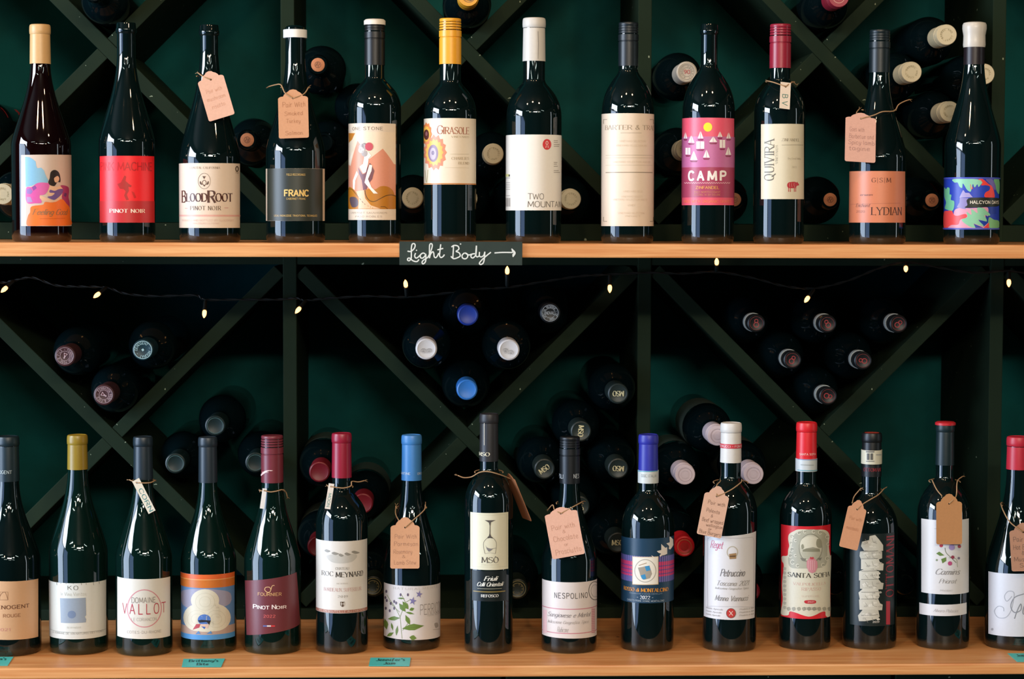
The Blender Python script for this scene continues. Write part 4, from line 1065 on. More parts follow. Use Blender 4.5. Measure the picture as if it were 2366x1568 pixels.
b = L12 = Bottle(1860, 974, 60, 24, 1112, 1196, 'bord', 'bottle with scarlet foil and ornate red framed label reading SANTA SOFIA', 'L', 1503)
c = b.cap('foil', 1062, 'd02028', foil('d02028', .36))
A_ = Art(b.surf(b.rn)); A_.text('SANTA SOFIA', 1848, 1884, 1047, 1051.5, 'e8c8bc', 'sans', 1.4); A_.build('lettering', c)
sl = b.sleeve('neck_band', 1058, 1087, 'c9ccc4', b.rn, c, paper('c0c6c4'), .0006)
A_ = Art(b.surf(b.rn+.0006)); A_.line([(1843, 1085), (1889, 1085)], 1.8, '5a9aa8', 1); A_.line([(1843, 1060), (1889, 1060)], 1.4, '6a7ab0', 1); A_.line([(1850, 1073), (1880, 1074)], 3, 'a4aaa8', 1); A_.build('lettering', sl)
o, a = b.label(rectpts(1805, 1210, 1918.5, 1422), 'c9202a')
q = cr(1780, 1190, 6.03)
a.blob(q((165,570),(240,560),(250,480),(265,420),(250,330),(265,260),(330,220),(400,195),(600,200),(760,205),(820,280),(810,420),(830,560),(845,580),(830,1000),(830,1390),(770,1400),(760,1340),(700,1350),(620,1390),(540,1410),(450,1390),(340,1350),(270,1340),(250,1390),(150,1370),(175,1180),(165,960),(190,700),(165,640)), 'cfcbb4', 1)
a.blob(q((250,600),(300,420),(340,260),(500,200),(700,210),(790,300),(790,500),(780,660),(700,730),(420,740),(280,720)), 'a9a894', 2)
for (x, y, r) in ((300,290,30),(285,380,22),(300,470,26),(280,560,24),(310,650,28),(380,700,20),(790,300,24),(800,400,18),(790,600,26),(730,690,22),(400,240,24),(480,225,20),(600,225,20),(690,235,24),(350,560,16),(350,350,16)):
    p_ = q((x, y))[0]; a.ring(p_[0], p_[1], r/6.03, r*1.1/6.03, 1.3, 'd8d4c0', 3, 12, 0.5, 5.6); a.ring(p_[0]+.8, p_[1]+.8, r*.55/6.03, r*.6/6.03, .9, '8b8a76', 3, 10, 2, 6.5)
a.ell(*q((560,460))[0], 27, 34, '8b8a78', 4, 28); a.ell(*q((560,455))[0], 25, 31, 'bdbba6', 5, 28)
a.blob(q((440,330),(560,290),(680,330),(700,450),(560,470),(420,450)), 'cfccb6', 6)
a.blob(q((650,330),(700,340),(715,440),(660,450),(635,400)), '8d8c76', 7); a.blob(q((430,420),(455,400),(470,450),(440,470)), '8d8c76', 7)
a.poly(q((450,480),(500,460),(680,462),(690,505),(450,505)), '86856f', 7); a.poly(q((500,460),(590,440),(670,462)), '9c9a86', 8)
for k_ in range(6): a.line(q((430+k_*8,520+k_*16),(700-k_*8,515+k_*16)), .8, '96957f', 7)
a.poly(q((415,590),(500,600),(480,640),(440,630)), '77766a', 7); a.poly(q((650,600),(715,585),(690,630)), '77766a', 7)
a.poly(q((505,640),(535,600),(575,585),(615,600),(650,645),(655,720),(625,785),(580,805),(535,785),(505,720)), 'c98890', 8)
for k_ in range(4): a.line(q((530+k_*28,630),(525+k_*30,760)), 1.0, 'dcb4b4', 9)
a.poly(q((545,590),(560,575),(575,585),(590,575),(605,590),(595,612),(558,612)), 'b84850', 9)
a.text('SANTA SOFIA', 1821, 1915, 1324, 1334, '44423a', 'serif', 1.5, 1.0, layer=6)
a.text('VALPOLICELLA', 1833, 1907, 1346, 1352, 'c8a094', 'serif', 1.1, layer=3); a.text('RIPASSO', 1852, 1896, 1357, 1364, 'c8a094', 'serif', 1.1, layer=3); a.text('SUPERIORE', 1852, 1892, 1375, 1379, 'c8aea0', 'sans', .9, layer=3)
a.blob(q((470,1200),(500,1182),(610,1182),(635,1203),(610,1228),(500,1228)), 'b8323a', 4); a.text('2021', 1866, 1880, 1388, 1391.5, 'e0c0b8', 'sans', 1.4, layer=6)
for x in range(230, 800, 70): a.blob(q((x, 1290),(x+40, 1275),(x+55, 1310),(x+20, 1330)), '9c9a88', 3)
for y in range(720, 1280, 60): a.blob(q((190, y),(225, y+10),(215, y+45),(185, y+35)), 'adab98', 3)
a.line(q((470,1285),(650,1290)), 1, '77756a', 4); a.line(q((470,1305),(650,1310)), 1, '77756a', 4)
a.build('artwork', o)

b = L13 = Bottle(2010, 998, 62, 23, 1135, 1222, 'bord', 'bottle with black foil, kraft tag and black label picturing a stacked stone column', 'L', 1502)
c = b.cap('foil', 1099, '0b1012', foil('0b1012', .4))
sl = b.sleeve('neck_band', 1038, 1070, 'c8c4a8', b.rn, c, paper('c6c2aa'), .0006)
A_ = Art(b.surf(b.rn+.0006)); A_.rect(2001, 1041, 2020, 1045, '77746a', 1); A_.rect(2003, 1047, 2009, 1062, '55534c', 1); A_.rect(2011, 1047, 2017, 1062, '55534c', 1); A_.rect(2001, 1064, 2020, 1066, '77746a', 1); A_.line([(2024, 1050), (2036, 1050)], 3, '9a9a90', 1); A_.build('lettering', sl)
A_ = Art(b.surf(b.rn)); A_.text('OTTOMANI', 1996, 2034, 1081, 1089, '8c2c34', 'serif', 1.4); A_.rect(2005, 998, 2028, 1003, '8c2c34', 0) if False else None; A_.build('lettering', c)
b.part('red_top_disc', [(0, b.top-.0011), (b.rn*.72, b.top-.0011), (b.rn*.72, b.top-.0004), (0, b.top-.0004)], foil('a83a2c', .4), parent=c)
o, a = b.label(rectpts(1964, 1229, 2066, 1441), '14201e')
q = cr(1930, 1100, 4.356)
for k, pts in enumerate((((345,610),(400,600),(440,640),(480,690),(480,740),(440,745),(340,740),(290,740),(260,700),(270,660),(340,645)), ((250,760),(400,745),(470,760),(470,820),(440,830),(260,830),(245,800)), ((260,840),(430,830),(450,870),(485,880),(480,940),(440,940),(380,925),(260,930)), ((240,960),(300,935),(400,940),(440,960),(435,1025),(380,1030),(240,1040)), ((250,1045),(430,1035),(460,1070),(485,1075),(475,1130),(420,1130),(250,1125)), ((235,1170),(280,1135),(430,1135),(445,1200),(430,1230),(250,1240)), ((240,1245),(430,1240),(450,1280),(475,1290),(470,1340),(420,1340),(245,1335)), ((230,1400),(280,1345),(430,1345),(445,1410),(420,1430),(300,1450),(240,1450)))):
    my = sum(p[1] for p in pts)/len(pts); pts = tuple((p[0], my+(p[1]-my)*1.13) for p in pts)
    a.poly(q(*pts), ('bcb9a8', 'b4b1a0', 'c0bdac')[k % 3], 2)
    for z_ in range(9):
        x_ = random.uniform(270, 440); y_ = my+random.uniform(-30, 30); a.blob(q((x_, y_), (x_+22, y_-9), (x_+34, y_+6), (x_+10, y_+14)), ('d0cdbe', 'a09d90', 'c6c3b3')[z_ % 3], 2)
    if k: a.line(q((262, pts[0][1]-4), (430, pts[0][1]-8)), .9, '55534a', 3)
    x0, y0 = pts[0]
    a.line(q((300, y0+30), (330, y0+70)), .8, '7a776c', 3); a.line(q((370, y0+20), (380, y0+60), (420, y0+75)), .8, '7a776c', 3)
a.text('OTTOMANI', 2047.5, 2064, 1237, 1378, '8c2630', 'serif', 1.2, 1.0, rot=90)
a.rect(2047, 1388, 2056, 1442, 'a82a38', 2)
a.text('2019', 2016, 2031, 1434, 1438, 'd0ccc0', 'sans', 1.4)
a.build('artwork', o)

b = L14 = Bottle(2179, 974, 61, 21.5, 1098, 1190, 'bord', 'bottle with red topped dark foil, brown tag and white label of berries, strip label below', 'L', 1502)
c = b.cap('foil', 1073, '0f2226', foil('0f2226', .4))
b.part('red_rim', [(b.rn*.9, b.top-.0046), (b.rn*1.09, b.top-.0042), (b.rn*1.09, b.top-.0012), (b.rn*.9, b.top+.0004), (0, b.top+.0004)], foil('b8242c', .4), parent=c)
o, a = b.label(rectpts(2129, 1197, 2238, 1367), 'cfcecb')
q = cr(2100, 1090, 3.485)
a.line(q((290,610),(300,650),(340,690),(380,730)), 1.2, '5c6a4c', 2, True); a.line(q((320,690),(380,700),(390,765)), .9, '7c8a6c', 2, True)
for p_ in (((220,655),(245,640),(285,670),(250,675)), ((260,700),(300,685),(300,715),(270,735))): a.poly(q(*p_), '5f7a3c', 3)
for (x, y, r, cc) in ((330,735,5,'b04a74'),(352,685,4,'8c3a4c'),(260,592,4,'b0404c'),(405,598,4,'a04450'),(345,605,7,'9c88b4'),(225,708,2.4,'7c8a6c'),(400,693,3,'7a7484')): a.ell(*q((x, y))[0], r, r, cc, 4, 14)
a.text('Camins', 2160, 2214, 1314, 1327, '8c8a88', 'script', 1.1); a.text('Priorat', 2169, 2207, 1337, 1347, '93918e', 'script', 1.0); a.text('PRIORAT', 2172, 2201, 1362, 1366, 'a3a19e', 'sans', .9)
a.line(q((205,455),(225,455)), 1, 'a9a7a4', 2)
a.build('lettering', o)
o, a = b.label(rectpts(2124.5, 1391, 2233, 1417), 'cfcecb', 'strip_label')
a.text('Alvaro Palacios', 2157, 2212, 1407, 1414, 'adabaa', 'script', .9)
a.build('lettering', o)

b = L15 = Bottle(2346, 1007, 70, 26, 1098, 1310, 'burg', 'rightmost bottle of the lower shelf, coral red foil and white label with grey script', 'L', 1504)
b.cap('foil', 1083, 'b02434', foil('b02434', .38))
o, a = b.label(rectpts(2284, 1319, 2412, 1463), 'c6c8cc')
q = cr(2100, 1090, 3.485)
a.line(q((830,1000),(790,1040),(770,1000),(800,960),(845,970),(840,1040),(820,1120),(780,1170),(720,1170),(690,1120),(720,1080),(760,1090),(765,1120)), 1.6, '9a9ea4', 2, True)
a.line(q((925,980),(850,1010),(820,1080),(850,1130),(900,1110),(900,1060),(870,1120),(850,1180)), 2.2, '82868c', 2, True)
a.text('Gevrey', 2360, 2408, 1392, 1418, '82868c', 'script', 1.0)
a.ell(2293, 1453, 3, 3, '9a9a9c', 2)
a.build('lettering', o)

# ------------------------------------------------------------------ bottles lying in the racks
LB = 0.300
class Face:
    def __init__(s): s.step = 9
    def xyz(s, u, v, off): return (u, -LB-off, v)
def lie(me):
    """turn a lathe built along +Z into one lying along -Y (foot at the origin)"""
    me.transform(Matrix.Rotation(math.radians(90), 4, 'X'))
    return me
def arc_text(A, t, r, h, a0, a1, col, bold=1.6):
    n = len(t)
    for i, ch in enumerate(t):
        if ch == ' ': continue
        th = a0+(a1-a0)*(i+.5)/n
        pl, w = glyphs(ch, 'sans', bold)
        out = []
        for p in pl:
            q = []
            for (x, y) in p:
                lx = (x-w/2)/7*h; rr = r+(y/7)*h
                q.append((rr*math.sin(th)+lx*math.cos(th), rr*math.cos(th)-lx*math.sin(th)))
            out.append(q)
        A.raw(out, col, 1, False)
def circ(A, cx, cy, r, w, col, n=24, lay=1):
    out = []; ribbon([(cx+r*math.cos(2*PI*i/n), cy+r*math.sin(2*PI*i/n)) for i in range(n+1)], lambda d: w, out); A.raw(out, col, lay, False)
def disc(A, cx, cy, r, col, n=20, lay=1):
    A.raw([[(cx+r*math.cos(2*PI*i/n), cy+r*math.sin(2*PI*i/n)) for i in range(n)]], col, lay)
RB = 0.0355
PROTO = {}
def rack_proto(style):
    root = bpy.data.objects.new('wine_bottle', None); COL.objects.link(root)
    rn = {'eight': .0128, 'cork': .0137, 'dark': .0137}.get(style, .0150)
    if style in ('eight',): rn = .0132
    g = rn-.0008; L = LB
    prof = [(0, .004), (RB*.5, .003), (RB*.85, 0), (RB*.96, .002), (RB, .008), (RB, .10), (RB, .185)]
    for t, r in BORD[::-1][1:]: prof.append((g+(RB-g)*r, .185+(1-t)*.045))
    body = prof+[(g, L-.02)]
    if style in ('cork', 'dark'):
        body += [(g, L-.0150), (g*1.02, L-.0142), (g*1.14, L-.0125), (g*1.15, L-.0075), (g*1.06, L-.0055), (g*1.05, L-.0015), (g*.98, L), (g*.76, L), (g*.74, L-.002), (0, L-.002)]
    else: body += [(g, L-.004), (0, L-.004)]
    link('glass_body', lie(lathe_me('glass_body', body, 36)), root, [GLK])
    C = {'cream': 'c9bd9a', 'yellow': 'd99a1e', 'redscrew': '8f1f33', 'whitered': 'cdc8ba', 'brown': '46282a', 'teal': '10323a', 'slate': '102424', 'navy': '16348e',
         'sky': '2f74c0', 'white': 'cfcac6', 'black': '10161a', 'mso': '1e2a28', 'eight': '121516', 'crimson': '701522', 'lilac': 'c4b6bc', 'red': 'd0202a', 'gold': '18221a'}.get(style, '333333')
    A = Art(Face(), None, -.0002)
    if style in ('cork', 'dark'):
        if style == 'cork':
            cc = link('cork', lie(lathe_me('cork', [(0, L-.0019), (g*.74, L-.0019), (g*.74, L+.0004), (g*.66, L+.0010), (0, L+.0010)], 28)), root, [mat('cork', 'c8845c', .75, var=.2, scale=500)])
            A.base = .0012
            circ(A, 0, 0, .0042, .0007, '7a4a34'); A.text_uv('R', -.0022, .0022, -.0025, .0025, '6a3c2a', 'serif', 1.4)
            A.build('lettering', cc)
        return root
    t = L
    if style in ('redscrew', 'yellow', 'cream', 'lilac'):
        P = [(g, t-.055), (rn, t-.055), (rn, t-.0265), (rn*.95, t-.026), (rn*.95, t-.0252), (rn*1.02, t-.0245), (rn*1.02, t-.0165), (rn*.94, t-.0160), (rn*.94, t-.0152)]
        for q in (.0145, .0110, .0075): P += [(rn*.99, t-q), (rn*.99, t-q+.0018), (rn*.945, t-q+.0022), (rn*.945, t-q+.0028)]
        P += [(rn*.98, t-.0040), (rn*.98, t-.0014), (rn*.93, t-.0002), (rn*.6, t-.0002), (rn*.58, t-.0006), (0, t-.0006)]
        cp = link('screw_cap', lie(lathe_me('screw_cap', P, 32)), root, [foil(C, .42)])
    else:
        P = [(g, t-.055), (rn, t-.055), (rn*.955, t-.0150), (rn*.945, t-.0138), (rn, t-.0128), (rn*1.015, t-.009), (rn*1.0, t-.0035), (rn*.955, t-.0012), (rn*.84, t-.0002), (rn*.76, t-.0009), (0, t-.0009)]
        cp = link('capsule', lie(lathe_me('capsule', P, 32)), root, [foil(C, .42)])
    if style == 'cream': arc_text(A, 'AND COAST BARREL ', .0066, .0024, 0, 2*PI, '8f845e')
    if style == 'whitered': circ(A, 0, 0, .0105, .0005, '9a948c'); circ(A, 0, 0, .0062, .0005, '9a948c'); A.text_uv('90', -.0042, .0042, -.0026, .0028, 'b8303c', 'sans', 1.3); arc_text(A, 'RESERVE WINERY ', .0070, .0022, 0, 2*PI, 'a8a29a')
    if style == 'yellow': circ(A, .001, 0, .0085, .0009, '7a4a10'); A.text_uv('S', -.003, .004, -.006, .006, '5a3408', 'script', 1.2)
    if style == 'redscrew': circ(A, 0, 0, .0085, .0008, 'c48f80'); circ(A, 0, 0, .0042, .0008, 'c48f80')
    if style == 'brown': circ(A, 0, 0, .0118, .0005, 'b89a9c'); circ(A, 0, 0, .0068, .0005, 'b89a9c'); arc_text(A, 'FERRATON PERE & FILS - ', .0078, .0028, 0, 2*PI, 'b89a9c'); A.raw([[(-.003, .004), (.003, .004), (.001, -.001), (.001, -.004), (-.001, -.004), (-.001, -.001)]], 'b89a9c', 1); disc(A, 0, .002, .0015, '5a3434', lay=2)
    if style == 'teal': circ(A, 0, 0, .0125, .0009, 'a4c4c4'); arc_text(A, 'MOURAT - DENOGENT - ', .0078, .0034, 0, 2*PI, 'a4c4c4'); disc(A, 0, 0, .0022, 'a4c4c4', 4)
    if style == 'black': circ(A, 0, 0, .0118, .0006, 'aeb8bc'); circ(A, 0, 0, .0072, .0005, 'aeb8bc'); arc_text(A, 'SPECIAL RESERVE - OF 1888 - ', .0080, .0027, -2.4, 2*PI-2.4, 'aeb8bc'); A.text_uv('NOVAL', -.0062, .0062, -.002, .0022, 'c4ccd0', 'sans', 1.4)
    if style == 'slate': circ(A, 0, 0, .0112, .0006, '4a6a68')
    if style == 'white':
        for sx in (-1, 1):
            for k in range(4): circ(A, sx*(.0022+.0012*k), -.001-.0008*abs(k-1.5), .0022, .0003, '8d8884', 10)
        A.text_uv('ESTATE', -.005, .005, -.0062, -.0045, '8d8884', 'sans', 1.0)
    if style == 'mso': A.text_uv('MSO', -.0082, .0072, -.0035, .0035, 'c8bf94', 'serif', 1.9, .6)
    if style == 'gold': circ(A, 0, 0, .0116, .0009, '8a7c4c'); circ(A, 0, 0, .0084, .0007, '8a7c4c'); arc_text(A, 'GRAND VIN ', .0058, .0022, 0, 2*PI, '8a7c4c')
    if style == 'red': circ(A, 0, 0, .0098, .0016, 'c05a3c', 26); disc(A, 0, 0, .006, 'b01c1c')
    if style == 'lilac': circ(A, 0, 0, .0098, .0006, 'a08c96'); circ(A, 0, 0, .0056, .0004, 'b4a4aa')
    if style == 'eight':
        circ(A, 0, .0033, .0025, .0009, 'b0383a', 16); circ(A, 0, -.0022, .0035, .0010, 'b0383a', 18); circ(A, 0, 0, .0096, .0005, '7a2c2c')
        link('neck_band', lie(lathe_me('neck_band', [(rn-.0003, t-.040), (rn+.0006, t-.040), (rn+.0006, t-.026), (rn-.0003, t-.026)], 32)), cp, [paper('aeb2aa')])
    A.build('lettering', cp)
    if style in ('crimson', 'lilac', 'cork'):
        a0, a1 = (0, 2*PI) if style != 'cork' else (PI*.2, PI*.8)
        n = 30; vs = []; fs = []
        for i in range(n+1):
            an = a0+(a1-a0)*i/n
            for y in (-.175, -.085): vs.append(((RB+.0004)*math.cos(an), y, (RB+.0004)*math.sin(an)))
        for i in range(n): fs.append((2*i, 2*i+1, 2*i+3, 2*i+2))
        link('label', mesh('label', vs, fs, True), root, [paper('434d44')])
    return root
def relax(items):
    """let neighbouring bottles and boards push each lying bottle to where it really fits"""
    P = [[atY(a[1], a[2], a[5]).x, atY(a[1], a[2], a[5]).z] for a in items]
    for it in range(900):
        mv = 0
        for i, p in enumerate(P):
            for j in range(i):
                dx, dz = p[0]-P[j][0], p[1]-P[j][1]; d = math.hypot(dx, dz) or 1e-6
                o = 2*RB+.0010-d
                if o > 0:
                    p[0] += dx/d*o*.5; p[1] += dz/d*o*.5; P[j][0] -= dx/d*o*.5; P[j][1] -= dz/d*o*.5; mv = max(mv, o)
            for (a, b) in SEGS:
                vx, vz = b[0]-a[0], b[1]-a[1]; t = ((p[0]-a[0])*vx+(p[1]-a[1])*vz)/(vx*vx+vz*vz); t = min(1, max(0, t))
                dx, dz = p[0]-a[0]-vx*t, p[1]-a[1]-vz*t; d = math.hypot(dx, dz) or 1e-6
                o = RB+.0106-d
                if o > 0: p[0] += dx/d*o; p[1] += dz/d*o; mv = max(mv, o)
        if mv < 2e-5: break
    return P
def rack_bottle(style, tip, label, spin=0.0, grp='bottles lying in the racks'):
    if style not in PROTO:
        r = PROTO[style] = rack_proto(style)
    else:
        src = PROTO[style]; r = src.copy(); COL.objects.link(r)
        for ch in list(src.children):
            c = ch.copy(); COL.objects.link(c); c.parent = r
            for gch in ch.children:
                d = gch.copy(); COL.objects.link(d); d.parent = c
    R = Matrix.Rotation(math.radians(spin), 3, 'Y')
    r.location = tip-R @ Vector((0, -LB, 0)); r.rotation_euler = R.to_euler()
    tag(r, label, 'wine bottle', grp)
    if style in ('cork', 'dark') and label and 'red label' in label:
        n = 8; vs = []; fs = []
        for i in range(n+1):
            an = math.radians(20)+math.radians(32)*i/n
            for y, k in ((-.205, .0), (-.09, 0)): 
                rr = RB+.0004 if y > -.19 else RB*.93
                vs.append((rr*math.cos(an), y, rr*math.sin(an)))
        for i in range(n): fs.append((2*i, 2*i+1, 2*i+3, 2*i+2))
        o = link('red_label', mesh('red_label', vs, fs, True), r, [paper('a02028')])
        o.rotation_euler = (0, math.radians(-spin), 0)
    return r
def RBT_all(items, grp):
    for a_, p in zip(items, relax(items)):
        q_ = proj((p[0], a_[5], p[1]))
        if math.hypot(q_[0]-a_[1], q_[1]-a_[2]) > 6: print('SHIFT', a_[3], round(q_[0]-a_[1]), round(q_[1]-a_[2]))
        rack_bottle(a_[0], Vector((p[0], a_[5], p[1])), a_[3], a_[4], grp)
UP_G = 'bottles in the upper rack'; LO_G = 'bottles in the lower rack'
RBT_all([
 ('cork', 228, -7, 'cork stoppered bottle at the very top left, just its cork tip in view', 0, .2),
 ('yellow', 1079, -1, 'bottle with bright yellow cap above the golden capped display bottle', 20, .2),
 ('redscrew', 1921, 10, 'bottle with burgundy screw cap at the top edge, right of the wine red capped bottle', 0, .2),
 ('cream', 2181, 87, 'cream capped bottle at the top of the diamond of cream caps', 10, .2),
 ('cream', 2094, 178, 'cream capped bottle touching the neck of the LYDIAN bottle', 70, .2),
 ('cream', 2272, 174, 'cream capped bottle half hidden behind the ivory waxed bottle neck', 130, .2),
 ('cream', 2184, 268, 'cream capped bottle left of the ivory waxed bottle, lowest of that cluster', 200, .2),
 ('whitered', 1578, 166, 'bottle with white cap printed in red, left of the CAMP bottle neck', 0, .2),
 ('cream', 1572, 345, 'cream capped bottle half hidden by the pink CAMP label', 15, .2),
 ('cork', 735, 150, 'cork stoppered bottle right of the FRANC bottle neck, below the upright', 30, .2),
 ('cork', 571, 323, 'cork stoppered bottle between the BloodRoot and FRANC bottles', 200, .2),
 ('dark', 748, 328, 'dark empty necked bottle peeking out behind the FRANC bottle shoulder', 0, .25),
 ('dark', 822, 238, 'dark bottle peeking out left of the black screw capped bottle shoulder', 0, .25),
 ('cream', 953, 457, 'cream capped bottle left of the sunflower bottle foot', 0, .25),
 ('cream', 1079, 458, 'cream capped bottle mostly hidden behind the sunflower bottle', 60, .25),
 ('cream', 1140, 355, 'cream capped bottle between the sunflower and TWO MOUNTAIN bottles', 140, .25),
 ('cream', 1203, 459, 'cream capped bottle hidden behind the TWO MOUNTAIN bottle', 100, .25),
 ('cream', 1319, 460, 'cream capped bottle right of the TWO MOUNTAIN label', 250, .25),
 ('cork', 1918, 461, 'cork stoppered bottle with red label left of the LYDIAN bottle', 30, .25),
 ('cork', 2153, 466, 'cork stoppered bottle with red label left of the leafy blue label', 90, .25),
 ('cork', 1697, 466, 'cork stoppered bottle with red label hidden behind the CAMP bottle', 60, .25),
 ('cream', 6, 448, 'cream capped bottle at the left edge behind the reclining girl bottle', 60, .2),
 ('dark', -34, 312, 'dark bottle with red label at the left edge above a cream capped one', 0, .25)], UP_G)
RBT_all([
 ('brown', 150, 822, 'brown foiled bottle, upper left in the first V of the lower rack', 20, .22),
 ('teal', 330, 808, 'teal foiled bottle with white ring of letters, right in the first V', 100, .22),
 ('brown', 240, 912, 'brown foiled bottle, lowest in the first V of the lower rack', -60, .22),
 ('slate', 497, 983, 'slate foiled bottle above two others, over the cloud label bottle', 0, .28),
 ('slate', 405, 1070, 'slate foiled bottle between the VALLOT and cloud bottle necks', 0, .28),
 ('slate', 590, 1068, 'slate foiled bottle touching the maroon screw capped neck', 0, .28),
 ('navy', 1081, 728, 'dark navy blue foiled bottle at top of the middle V', 0, .22),
 ('white', 985, 806, 'left of the two white foiled bottles in the middle V', 0, .16),
 ('white', 1176, 808, 'right of the two white foiled bottles in the middle V', 20, .16),
 ('sky', 1079, 900, 'sky blue foiled bottle at the bottom of the middle V', 0, .22),
 ('black', 1271, 723, 'black foiled bottle with white ring of letters, right in the middle V', 0, .25),
 ('mso', 1428, 909, 'topmost of the dark green capsules lettered MSO, beside the upright', 180, .22),
 ('mso', 1342, 996, 'green MSO capsule behind the NESPOLINO bottle top', 95, .22),
 ('mso', 1258, 1083, 'green MSO capsule left of the NESPOLINO bottle neck', -35, .22),
 ('mso', 1428, 1082, 'green MSO capsule between the NESPOLINO and blue foiled necks', 182, .22),
 ('mso', 1340, 1170, 'green MSO capsule hidden behind the NESPOLINO bottle neck', 60, .25),
 ('mso', 1426, 1252, 'green MSO capsule left of the navy wrap label', 0, .22),
 ('gold', 1196, 1360, 'green foiled bottle with gold rings right of the upturned wineglass label', 0, .22),
 ('gold', 860, 1352, 'green foiled bottle with gold rings right of the ROC MEYNARD label', 0, .22),
 ('crimson', 738, 1090, 'crimson foiled bottle left of the display bottle in crimson foil', 0, .22),
 ('crimson', 838, 1163, 'crimson foiled bottle half hidden by the ROC MEYNARD bottle shoulder', 0, .25),
 ('crimson', 733, 1262, 'crimson foiled bottle just showing left of the ROC MEYNARD label', 0, .22),
 ('lilac', 1657, 1007, 'topmost pale lilac capped bottle, left of the white foiled neck', 0, .20),
 ('lilac', 1578, 1095, 'left lower pale lilac capped bottle, beside the royal blue foil bottle', 0, .20),
 ('lilac', 1741, 1095, 'right pale lilac capped bottle, right of the white foiled neck', 0, .20),
 ('red', 1578, 1262, 'scarlet capped bottle between the navy wrap and white scroll labels', 0, .20),
 ('crimson', 1733, 1366, 'crimson foiled bottle just showing right of the white scroll label', 0, .22),
 ('eight', 1747, 747, 'black capsule with red 8, left end of the row of three', 0, .26),
 ('eight', 1912, 748, 'black capsule with red 8, middle of the row of three', -30, .26),
 ('eight', 2076, 748, 'black capsule with red 8, right end of the row of three', 50, .26),
 ('eight', 1829, 833, 'black capsule with red 8, left one of the pair in the middle row', 30, .26),
 ('eight', 1994, 833, 'black capsule with red 8, right one of the pair in the middle row', -80, .26),
 ('eight', 1911, 917, 'black capsule with red 8, bottom one of the six in the V', 100, .26),
 ('dark', 2092, 1352, 'dark bottle between the stacked stone and berry label bottles', 0, .25),
 ('dark', 1931, 1352, 'dark bottle between the SANTA SOFIA and stacked stone bottles', 0, .25)], LO_G)

